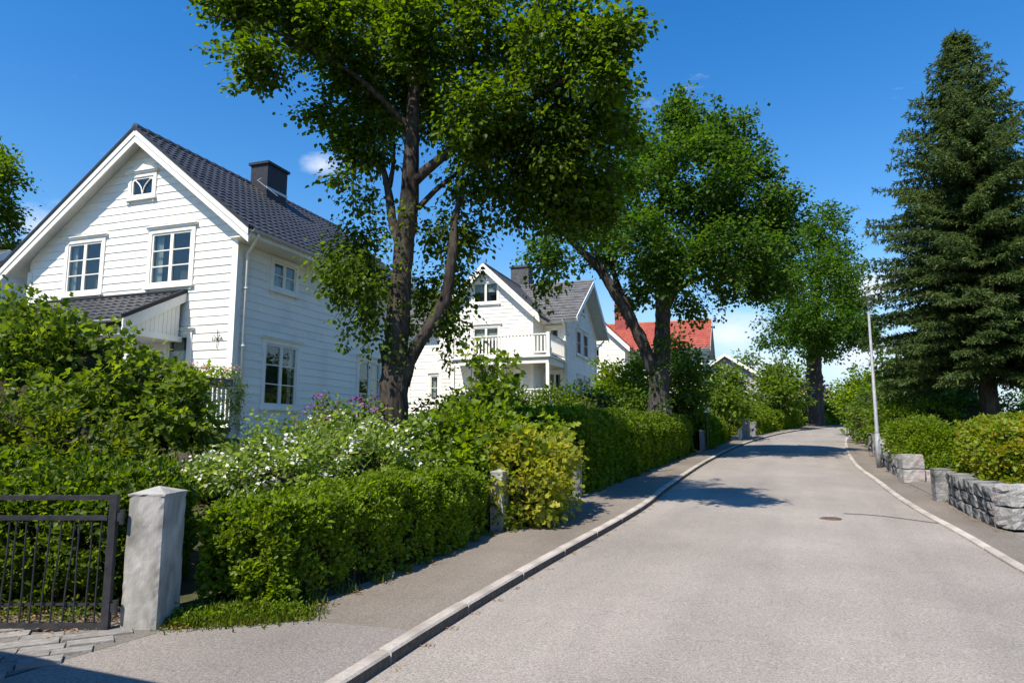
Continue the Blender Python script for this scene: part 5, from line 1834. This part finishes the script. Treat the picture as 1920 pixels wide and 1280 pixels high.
stl = [stem([(10, 640, 30, 0), (0, 520, 24, 0), (-10, 420, 16, 0), (-10, 320, 8, 0)], 31)]
lbl = lobes_px([(-22, 295, 34, 36, 0, 18), (-6, 345, 32, 38, -1, 18), (-40, 380, 50, 60, 0, 24), (-4, 400, 26, 32, 0, 14), (-60, 320, 60, 60, 1, 24), (-20, 460, 50, 30, 0, 12)], 31)
tree('garden_tree', 'dark leafy tree rising behind the eaves of the white clapboard house', P(10, 640, 31), stl, lbl, .17, (M['bark2'], M['maple']), per=60, crad=.6)
stl = [stem([(-8, 620, 18, 0), (-8, 520, 12, 0), (-5, 470, 8, 0)], 33)]
tree('copper_tree', 'small copper purple leaved tree below the dark leafy tree by the roof edge', P(-8, 620, 33), stl, lobes_px([(0, 470, 30, 22, 0, 12), (10, 490, 20, 16, -.5, 8), (-20, 500, 30, 26, 0, 10)], 33), .2, (M['bark2'], M['purple']), per=40, crad=.6)


def small_tree(name, label, u, v, Y, lobes, leaf, mat, per=42, crad=.5, trunk=16, group=None, shape=0):
    l = lobes_px(lobes, Y)
    top = max(lobes, key=lambda q: -q[1])
    s_ = [stem([(u, v, trunk * 1.3, 0), (u, v - 25, trunk, 0), ((u + top[0]) / 2, (v + top[1]) / 2, trunk * .6, 0), (top[0], top[1], trunk * .2, 0)], Y)]
    for q in lobes[:5]:
        s_.append(stem([(u, v - 20, trunk * .5, 0), ((u + q[0]) / 2 + 4, (v + q[1]) / 2, trunk * .35, q[4] * .5), (q[0], q[1], trunk * .12, q[4])], Y))
    return tree(name, label, P(u, v, Y), s_, l, leaf, (M['bark2'], mat), per, crad, 8, shape, group=group)


gtr = 'garden trees between the houses'
small_tree('garden_tree', 'bushy sunlit tree between the balconied villa and the leaning dark stems', 1172, 800, 25, [(1168, 722, 34, 30, 0, 24), (1146, 715, 26, 30, -.5, 15), (1196, 712, 26, 32, -.8, 16), (1165, 752, 46, 26, -.8, 28), (1205, 746, 26, 28, .5, 14), (1140, 750, 22, 26, 0, 12), (1196, 682, 11, 14, 0, 4), (1136, 685, 9, 12, 0, 3)], .12, M['bright'], 52, .38, 14, gtr)
small_tree('garden_tree', 'dark green tree covering the red roofed house behind the upright stem', 1285, 800, 25.5, [(1285, 680, 28, 36, 0, 20), (1275, 720, 36, 36, -.8, 24), (1300, 720, 26, 40, -.5, 18), (1265, 655, 22, 26, 0, 9), (1290, 760, 34, 26, -.5, 18), (1255, 740, 26, 34, .3, 12)], .12, M['midleaf'], 52, .38, 14, gtr)
small_tree('garden_tree', 'rounded green garden tree in front of the red roofed house gable', 1365, 795, 33, [(1362, 712, 24, 20, 0, 16), (1345, 730, 24, 24, -.5, 14), (1378, 735, 20, 22, 0, 13), (1362, 752, 36, 22, -1, 24), (1330, 755, 16, 18, 0, 8), (1388, 760, 14, 14, 0, 6)], .16, M['midleaf'], 44, .5, 12, gtr)
small_tree('garden_tree', 'darker spreading tree beside the low grey house before the massive trunk', 1465, 790, 47, [(1466, 700, 22, 24, 0, 16), (1450, 718, 18, 22, 0, 12), (1482, 715, 18, 28, 0, 12), (1466, 738, 28, 18, -1, 20), (1440, 705, 8, 12, 0, 3), (1490, 740, 14, 18, 0, 6)], .22, M['midleaf'], 44, .75, 12, gtr)
small_tree('garden_tree', 'thin crowned tree sticking up behind the low grey roof', 1402, 760, 66, [(1400, 672, 14, 12, 0, 7), (1412, 685, 10, 10, 0, 4), (1375, 680, 12, 10, 0, 5)], .26, M['midleaf'], 30, .7, 8, gtr)
small_tree('garden_tree', 'light green tree behind the lamp post at the bend', 1622, 800, 38, [(1622, 712, 22, 22, 0, 14), (1600, 735, 20, 24, 0, 13), (1645, 730, 26, 26, -.5, 18), (1620, 750, 36, 26, -1, 26), (1650, 765, 26, 22, 0, 14), (1598, 768, 14, 20, 0, 8), (1672, 720, 20, 26, 1, 10)], .17, M['bright'], 44, .5, 12, gtr)
small_tree('garden_tree', 'broadleaved tree growing into the lower branches of the spruce', 1720, 800, 24, [(1700, 690, 46, 40, 0, 22), (1740, 700, 50, 50, .8, 24), (1690, 735, 40, 30, -.4, 16), (1760, 740, 50, 30, .8, 18)], .13, M['midleaf'], 44, .5, 14, gtr)
far = 'distant trees at the end of the street'
for k, (u, v, Y, w, h_, lab) in enumerate(((1560, 790, 90, 22, 34, 'distant dark tree just beside the massive trunk'), (1583, 790, 110, 16, 32, 'distant tree in the notch of sky above the road end'), (1605, 785, 100, 18, 26, 'distant tree hidden beside the light green tree'), (1512, 790, 95, 24, 30, 'distant tree behind the massive trunk'))):
    small_tree('distant_tree', lab, u, v, Y, [(u, v - h_ * 1.2, w * .8, h_ * .55, 0, 12), (u - w * .4, v - h_ * .8, w * .6, h_ * .5, 0, 8), (u + w * .5, v - h_ * .7, w * .6, h_ * .5, 0, 8), (u, v - h_ * .3, w, h_ * .4, 0, 10)], .34, M['midleaf'], 36, 1.1, 6, far)
for u, lab in ((1352, 'skyline tree far behind the rounded garden tree'), (1500, 'skyline tree far behind the darker spreading tree'), (1668, 'skyline tree far behind the lamp post')):
    small_tree('distant_tree', lab, u, 775, 125, [(u, 742, 30, 18, 0, 14), (u - 22, 752, 22, 14, 0, 8), (u + 22, 752, 22, 14, 0, 8)], .5, M['midleaf'], 30, 1.5, 6, far)



def spruce(name, label, base, H, R_, mat, nw=46, lean=0.):
    """Conifer: whorls of sweeping boughs, flat sprays hanging from them."""
    t = thing(name, label, 'tree', base)
    tr = MB()
    zs = np.linspace(-.2, H, 26)
    tr.tube([(lean * z / H + .02 * sin(z * 3), .02 * cos(z * 2), z) for z in zs], np.interp(zs, [-.2, .3, H], [.36, .25, .012]), 12, .04)
    obj('trunk', tr, M['bark2'], t, True)
    br = MB()
    pos, ax, nr, sz = [], [], [], []
    for w in range(nw):
        z0_ = z = 2.35 + (H - 2.6) * (w / (nw - 1)) ** .93
        k = 1 - z / H
        Lm = R_ / 2.75 * float(np.interp(k, [0, .05, .115, .23, .4, .54, .8, 1], [.04, .30, .76, 1.4, 2.15, 2.5, 2.72, 2.65]))
        nb = 6 + int(5 * min(1, k * 1.3))
        for b in range(nb):
            a = 2 * pi * b / nb + w * 2.4 + rng.normal() * .2
            L_ = Lm * rng.uniform(.68, 1.12)
            up_ = np.interp(k, [0, .25, .6, 1], [.9, .30, .02, -.12])
            z = z0_ + rng.normal() * .07
            n = max(4, int(L_ / .17))
            q = np.linspace(0, 1, n)
            zz = z + L_ * (up_ * q - .42 * q * q + .30 * q ** 3) + rng.normal() * .03
            px = np.stack([cos(a) * L_ * q, sin(a) * L_ * q, zz], 1)
            px[:, 0] += lean * z / H
            px[1:, :2] += np.cumsum(rng.standard_normal((n - 1, 2)) * .012, 0)
            br.tube(px, np.linspace(.010 + .012 * k, .003, n), 4, 0, False)
            d = A3(cos(a), sin(a), 0)
            sd = A3(-sin(a), cos(a), 0)
            for i in range(1, n):
                f_ = i / (n - 1)
                wl_ = (.50 * (1 - f_ * .72) + .12) * (.55 + .5 * k) * rng.uniform(.7, 1.2)
                for s_ in (-1, 1):
                    dirn = d * .75 + sd * s_ * 1.0 + A3(0, 0, -.28 + rng.normal() * .12)
                    dirn /= np.linalg.norm(dirn)
                    m_ = max(2, int(wl_ / .055))
                    for j in range(m_):
                        u = (j + .4) / m_ * wl_
                        p = px[i] + dirn * u + A3(0, 0, -.10 * u * u / max(wl_, .01)) + rng.standard_normal(3) * .018
                        for e in range(5):
                            pos.append(p)
                            ax.append(dirn * .9 + A3(0, 0, -.55 if e == 1 else .1) + rng.standard_normal(3) * .5)
                            nr.append(A3(0, 0, 1) + rng.standard_normal(3) * .6)
                            sz.append(.135 * rng.uniform(.6, 1.3))
                p = px[i]
                for e in range(3):
                    pos.append(p + rng.standard_normal(3) * .02)
                    ax.append(d + A3(0, 0, .1) + rng.standard_normal(3) * .55)
                    nr.append(A3(0, 0, 1) + rng.standard_normal(3) * .6)
                    sz.append(.12)
    for z in np.linspace(H - .75, H + .12, 46):
        for e in range(3):
            pos.append(A3(0, 0, z))
            ax.append(A3(rng.normal(), rng.normal(), 1.1 + .8 * (z > H - .2)))
            nr.append(rdir(1)[0])
            sz.append(.05 + .12 * (H + .15 - z))
    obj('boughs', br, M['bark2'], t)
    link('needles', leaf_mesh('needles', np.array(pos), np.array(ax), np.array(nr), np.array(sz), .26, 0), mat, t)
    return t


spruce('spruce_tree', 'tall pointed spruce with sweeping layered boughs above the stone wall', A3(13.6, 19.5, float(gz(13.6, 19.5)) - .05), 12.75, 2.95, M['spruce'], 60)

# ------------------------------------------------------------------ hedges and shrubs
hedge('clipped_hedge', 'low box clipped privet hedge beside the concrete gate pillar', [(-1.78, 5.42), (-1.15, 6.62), (-.70, 7.70), (-.33, 8.65)], .78, [.74, .76, .74, .70], .040, M['hedge'], 5600, round_=.12, fuzz=.042, stems=True, thinbase=.6)
hedge('clipped_hedge', 'side of the clipped hedge turning in behind the gate pillar', [(-2.44, 5.50), (-1.80, 5.43)], .6, [.72, .74], .040, M['hedge'], 5200, round_=.1, fuzz=.04)
hedge('tall_hedge', 'tall dense clipped hedge half in shade past the golden shrub', [(1.28, 12.35), (2.35, 14.8), (3.45, 17.3), (4.9, 20.6), (6.05, 23.1)], 1.35, [1.40, 1.36, 1.28, 1.22, 1.08], .062, M['hedge2'], 2500, round_=.3, fuzz=.05)
hedge('dark_hedge', 'shaded hedge behind the grey board fence', [(6.9, 24.6), (8.3, 27.9), (10.0, 31.8)], 1.3, [1.25, 1.2, .95], .085, M['hedge2'], 1300, round_=.3, fuzz=.06)
hedge('round_hedge', 'round topped sunlit hedge past the pale square pillar', [(12.9, 36.6), (14.9, 40.4), (16.8, 43.6)], 2.0, [1.35, 1.75, 1.3], .11, M['hedge'], 900, round_=.6, fuzz=.07)
hedge('dark_hedge', 'dark hedge along the pavement below the massive trunk', [(17.2, 44.3), (19.5, 48.2), (22.1, 52.2)], 1.4, [1.3, 1.35, 1.4], .13, M['hedge2'], 600, round_=.35, fuzz=.08)
hedge('dark_hedge', 'hedge on the far side of the massive trunk at the bend', [(23.6, 54.6), (25.6, 57.2), (27.2, 59.2)], 1.6, [1.5, 1.5, 1.2], .14, M['hedge2'], 600, round_=.4, fuzz=.08)
hedge('far_hedge', 'last hedge closing the view where the road bends out of sight', [(28.2, 61.2), (31.5, 64.6), (36, 69)], 1.8, [1.7, 1.9, 1.9], .15, M['midleaf'], 600, round_=.5, fuzz=.1)
hedge('wide_hedge', 'wide hedge with reddish new shoots on top of the near granite wall', [(6.95, 10.02), (7.5, 11.3), (8.0, 12.5)], 3.2, [1.28, 1.34, 1.30], .06, M['orangetip'], 2300, round_=.42, side=1, fuzz=.06, low=.35)
shrub('round_shrub', 'rounded clipped shrub on the granite wall beside the lamp post', [(A3(9.62, 16.3, 1.48), A3(.62, .85, .56), 225), (A3(9.72, 15.9, 1.28), A3(.58, .75, .56), 180), (A3(9.45, 15.8, 1.15), A3(.5, .6, .5), 120), (A3(9.75, 15.4, 1.0), A3(.48, .5, .46), 90), (A3(9.45, 15.35, .95), A3(.48, .4, .4), 75)], .05, M['hedge'], 70, .115, core=.62)
shrub('round_shrub', 'yellow green shrub along the wall behind the lamp post', [(A3(12.0, 21.2, 1.75), A3(.7, 1.2, .62), 80), (A3(13.0, 23.4, 1.85), A3(.8, 1.3, .75), 80), (A3(13.2, 21.6, 1.9), A3(.9, .9, .7), 60)], .08, M['bright'], 40, .2)
shrub('dark_shrub', 'dark overhanging shrub where the granite wall disappears round the bend', [(A3(14.6, 26.6, 1.75), A3(.75, 1.4, .8), 70), (A3(15.4, 29.0, 2.1), A3(1.0, 1.6, 1.1), 80), (A3(16.4, 31.2, 2.4), A3(1.0, 1.6, 1.2), 60)], .11, M['midleaf'], 38, .28)
for k, (x, y, z, rx, ry, rz, m_) in enumerate(((16.4, 24.6, 2.0, 1.9, 1.1, 1.1, 'midleaf'), (19.2, 23.6, 1.9, 1.9, 1.2, 1.2, 'midleaf'), (17.2, 28.5, 3.0, 2.4, 1.6, 1.9, 'maple2'), (22.5, 26.8, 3.0, 2.6, 2.0, 2.2, 'maple2'))):
    shrub('undergrowth_shrub', ['spreading bush under the lower spruce boughs', 'bush at the picture edge under the spruce', 'tall dark bush deep in the spruce shade', 'large dark bush behind the spruce trunk'][k], [(A3(x, y, z), A3(rx, ry, rz), 150)], .11, M[m_], 36, .3)

shrub('low_plants', 'low bright plants growing behind the granite step block', [(A3(9.55, 15.0, .88), A3(.5, .3, .28), 60), (A3(10.3, 14.2, .95), A3(.4, .4, .3), 40)], .05, M['bright'], 40, .1, core=.5, cat='plant')

# behind the gate and in the front garden
hedge('garden_hedge', 'shaggy dark hedge standing behind the closed steel gate', [(-2.92, 5.48), (-3.6, 5.52), (-5.6, 5.55)], .9, [.86, .9, .95], .052, M['backleaf'], 3000, side=1, round_=.25, fuzz=.08, thinbase=.0, low=.02)
shrub('azalea', 'dense mounded green shrub rising above the closed steel gate', [(A3(-4.75, 7.3, 1.30), A3(.75, .7, .58), 140), (A3(-5.5, 7.2, 1.48), A3(.8, .75, .62), 120), (A3(-4.15, 7.35, 1.0), A3(.5, .6, .46), 70), (A3(-4.9, 6.8, 1.0), A3(1.1, .55, .48), 110), (A3(-3.95, 7.0, .72), A3(.45, .5, .42), 46)], .06, M['azalea'], 50, .14)
shrub('climber', 'tall large leaved climbing shrub spilling over the veranda', [(A3(-6.55, 9.3, 2.75), A3(.85, .7, .72), 100), (A3(-5.9, 9.6, 2.45), A3(.8, .8, .6), 84), (A3(-5.2, 9.7, 2.15), A3(.62, .8, .5), 60), (A3(-7.2, 9.4, 2.4), A3(.8, .9, .8), 80), (A3(-4.75, 9.6, 1.75), A3(.45, .7, .45), 36), (A3(-6.2, 8.8, 1.95), A3(1.3, .7, .55), 110), (A3(-5.0, 9.1, 1.6), A3(.7, .6, .5), 52), (A3(-6.9, 9.6, 3.25), A3(.42, .4, .32), 22)], .085, M['vine'], 36, .21, shape=2, aspect=.95, core=.6)
shrub('pink_flowering_shrub', 'small pink flowering shrub between the azalea and the gate pillar', [(A3(-3.34, 6.5, 1.16), A3(.17, .22, .20), 26), (A3(-3.42, 6.45, .9), A3(.2, .25, .24), 18)], .04, M['vine'], 20, .08, flowers=(M['pinkflower'], 110, .032, .9), core=.4)
wf = [(A3(-2.55, 7.3, 1.12), A3(.8, .55, .38), 100), (A3(-1.95, 8.1, 1.28), A3(.75, .65, .40), 100), (A3(-1.45, 8.9, 1.38), A3(.6, .6, .38), 70), (A3(-2.8, 8.0, 1.20), A3(.7, .6, .36), 70), (A3(-3.25, 7.7, 1.0), A3(.5, .5, .36), 40), (A3(-2.2, 8.9, 1.55), A3(.7, .6, .32), 60)]
wst = [([A3(x, y, z - .25), A3(x + rng.normal() * .05, y, z - .05), A3(x + rng.normal() * .09, y + rng.normal() * .05, z + rng.uniform(.1, .26))], .006) for x, y, z in [(rng.uniform(-3.3, -1.4), rng.uniform(8, 9), rng.uniform(1.4, 1.72)) for _ in range(26)]]
shrub('white_flowering_shrub', 'loose white flowering shrub behind the clipped hedge under the house windows', wf, .06, M['pale'], 30, .15, flowers=(M['whiteflower'], 620, .034, 1.0), core=.42, stems=wst, droop=.1)
shrub('purple_flowering_shrub', 'purple flowering shrub against the shaded house wall', [(A3(-2.75, 10.2, 1.80), A3(.42, .35, .28), 40), (A3(-2.35, 10.3, 1.82), A3(.4, .35, .27), 34), (A3(-2.6, 10.1, 1.5), A3(.6, .4, .35), 40)], .05, M['midleaf'], 24, .12, flowers=(M['purpleflower'], 190, .045, 1.78), core=.5)
sst = [([A3(-.25 + rng.normal() * .2, 10.3, 1.9), A3(-.32 + rng.normal() * .16, 10.3, 2.3), A3(-.36 + rng.normal() * .22, 10.3, 2.62 + rng.random() * .35)], .01) for _ in range(14)]
shrub('large_shrub', 'large bright green shrub with tall shoots under the old maple', [(A3(-.45, 10.2, 1.62), A3(.75, .75, .50), 110), (A3(-1.05, 9.7, 1.32), A3(.65, .65, .48), 80), (A3(-.35, 9.6, 1.15), A3(.75, .6, .55), 100), (A3(.2, 10.4, 1.4), A3(.6, .7, .5), 70), (A3(-.95, 9.1, 1.0), A3(.6, .5, .42), 60), (A3(-.3, 10.4, 2.05), A3(.3, .3, .38), 26)], .085, M['bright'], 28, .18, shape=2, aspect=.9, stems=sst, core=.6)
shrub('golden_shrub', 'golden yellow leaved shrub hanging over the pavement', [(A3(.20, 9.75, 1.22), A3(.52, .6, .50), 90), (A3(.15, 9.35, .85), A3(.45, .5, .48), 70), (A3(.42, 9.9, .85), A3(.42, .55, .42), 54), (A3(.22, 9.45, .58), A3(.42, .45, .3), 38), (A3(.55, 10.3, 1.35), A3(.38, .45, .38), 30), (A3(-.12, 9.6, 1.45), A3(.4, .45, .3), 34)], .072, M['golden'], 30, .15, shape=2, aspect=.9, core=.6)
shrub('dark_flowering_shrub', 'dark leaved shrub with small white flowers below the villa balcony', [(A3(.15, 13.6, 1.85), A3(.8, .6, .42), 60), (A3(-.8, 13.4, 1.9), A3(.7, .6, .45), 50), (A3(.85, 13.9, 1.7), A3(.5, .5, .35), 30), (A3(-1.6, 13.6, 1.8), A3(.6, .6, .4), 36)], .07, M['maple'], 30, .2, flowers=(M['whiteflower'], 60, .03, 1.4), core=.6)
shrub('garden_bush', 'dense low bush on the lawn before the balconied villa', [(A3(2.6, 22.5, 2.3), A3(2.2, 1.2, .8), 130), (A3(-.6, 21.5, 2.2), A3(1.8, 1.2, .8), 110), (A3(4.6, 25.6, 2.4), A3(2, 1.2, .9), 110)], .11, M['midleaf'], 36, .3)
shrub('garden_bush', 'bush with pale blossom in front of the low grey house', [(A3(16.4, 47, 3.5), A3(1.2, 1, .6), 40), (A3(20.6, 54.5, 3.9), A3(1.6, 1.2, 1.0), 60)], .2, M['pale'], 30, .5, flowers=(M['whiteflower'], 130, .14, 2.6))
shrub('garden_bush', 'pink blossoming bush beyond the massive trunk', [(A3(26.6, 60, 5.6), A3(.8, .9, .9), 40), (A3(22.3, 57, 5.2), A3(.9, .9, 1.0), 30)], .2, M['purple'], 24, .45, flowers=(M['pinkflower'], 90, .16, 3))

# flower box and trailing plants on the veranda railing
rb_ = np.array(Matrix.Translation((-6.6, 16, 0)) @ Matrix.Rotation(ROT, 4, 'Z'))
loc_ = lambda x, y, z: (rb_ @ np.array([x, y, z, 1]))[:3]
fbx = thing('flower_box', 'flower box with pink blooms and trailing green stems on the veranda railing', 'flower box', loc_(.06, -.9, 2.73), ROT)
obj('trough', MB().box(-.1, .12, -.78, .78, .0, .16), M['greywood'], fbx)
c = np.stack([rng.uniform(-.16, .2, 120), rng.uniform(-.85, .95, 120), rng.uniform(.08, .42, 120)], 1)
c2 = np.stack([.16 + .05 * rng.standard_normal(70), rng.uniform(-.8, 1.05, 70), rng.uniform(-.75, .15, 70)], 1)
c3 = np.stack([.1 + .1 * rng.standard_normal(60), rng.uniform(.7, 1.1, 60), rng.uniform(-.95, .2, 60)], 1)
e = clump_leaves(np.vstack([c, c2, c3]), .09, 9, .05)
link('foliage', leaf_mesh('foliage', *e, aspect=.6, shape=1), M['bright'], fbx)
e = clump_leaves(c[:36] + A3(.03, 0, .02), .05, 5, .042)
link('blossom', leaf_mesh('blossom', *e, aspect=.95, shape=1), M['pinkflower'], fbx)


# ------------------------------------------------------------------ grass, weeds and dry leaves
def blades(name, pts, hgt, n, mat, spread=.1, kind='stuff', width=.09):
    pts = np.asarray(pts, float)
    idx = rng.integers(0, len(pts), n)
    p = pts[idx] + np.c_[rng.normal(0, spread, n), rng.normal(0, spread, n), np.zeros(n)]
    p[:, 2] = np.maximum(gz(p[:, 0], p[:, 1]), np.where((p[:, 0] > xat(FL, p[:, 1]) - .25) & (p[:, 0] < 3), zr(p[:, 1]) + KH, -9)) - .005
    ax = np.c_[rng.normal(0, .4, n), rng.normal(0, .4, n), np.ones(n)]
    return link(name, leaf_mesh(name, p, ax, np.c_[rng.standard_normal((n, 2)), .2 * np.ones(n)], hgt * rng.uniform(.4, 1.2, n), width, 0), mat, None, False, kind)


verge = [(x, y, 0) for x, y in zip(np.linspace(-2.42, -1.62, 40), np.linspace(5.20, 5.38, 40))]
blades('grass', verge, .085, 7000, M['grassblade'], .085, width=.04)
gp = np.stack([rng.uniform(-5.4, -2.95, 160), rng.uniform(5.1, 5.45, 160), np.full(160, float(zr(5.25)) + .13)], 1)
link('ground_plants', leaf_mesh('ground_plants', *clump_leaves(gp, .06, 8, .032, None, .6, -.2), aspect=.6, shape=1), M['backleaf'], None, False, 'stuff')
vw = np.array([(x + rng.normal() * .06, y + rng.normal() * .06 + .02, 0) for x, y, z in verge for _ in range(9)])
vw[:, 2] = zr(vw[:, 1]) + KH + np.abs(rng.normal(0, .03, len(vw))) + .015
link('verge_weeds', leaf_mesh('verge_weeds', *clump_leaves(vw, .055, 9, .03, None, .6, -.3), aspect=.5, shape=1), M['bright'], None, False, 'stuff')
edge = off(FL, -.05)
sel = edge[(edge[:, 1] > 5.3) & (edge[:, 1] < 40)]
blades('weeds', np.c_[sel, np.zeros(len(sel))], .10, 5200, M['grassblade'], .05)
selr = off(FR, -.02)
selr = selr[(selr[:, 1] > 9) & (selr[:, 1] < 32)]
blades('weeds', np.c_[selr, np.zeros(len(selr))], .07, 1500, M['grassblade'], .04)
lx, ly = np.meshgrid(np.arange(-25, 9, .35), np.arange(9, 40, .35))
lw = np.c_[lx.ravel(), ly.ravel()]
lw = lw[lw[:, 0] < xat(FL, lw[:, 1]) - .4]
blades('lawn_grass', np.c_[lw, np.zeros(len(lw))], .16, 42000, M['grassblade'], .2, width=.16)


def litter(name, pts, n, spread, size, dz):
    pts = np.asarray(pts, float)
    idx = rng.integers(0, len(pts), n)
    p = pts[idx] + np.c_[rng.normal(0, spread, n), rng.normal(0, spread, n), np.zeros(n)]
    p[:, 2] = zr(p[:, 1]) + dz + rng.uniform(0, .008, n)
    return link(name, leaf_mesh(name, p, np.c_[rng.standard_normal((n, 2)), .1 * np.ones(n)], np.c_[rng.normal(0, .25, n), rng.normal(0, .25, n), np.ones(n)], size * rng.uniform(.5, 1.4, n), .5, 0), M['litter'], None, False, 'stuff')


litter('leaf_litter', [(x, y - .07, 0) for x, y, z in verge], 900, .05, .03, KH + .02)
s2 = off(FL, .02)
s2 = s2[(s2[:, 1] > 5.3) & (s2[:, 1] < 26)]
litter('leaf_litter', np.c_[s2, np.zeros(len(s2))], 1600, .05, .03, KH + .018)
s2 = off(Lk, .07)
s2 = s2[(s2[:, 1] > 3.5) & (s2[:, 1] < 26)]
litter('leaf_litter', np.c_[s2, np.zeros(len(s2))], 1100, .03, .02, .004)
litter('leaf_litter', [(x, y, 0) for x in np.linspace(-5.4, -2.85, 40) for y in (5.05, 5.2, 5.4)], 1900, .08, .035, KH + .036)
s2 = off(FR, -.06)
s2 = s2[(s2[:, 1] > 9) & (s2[:, 1] < 30)]
litter('leaf_litter', np.c_[s2, np.zeros(len(s2))], 700, .04, .025, .04)
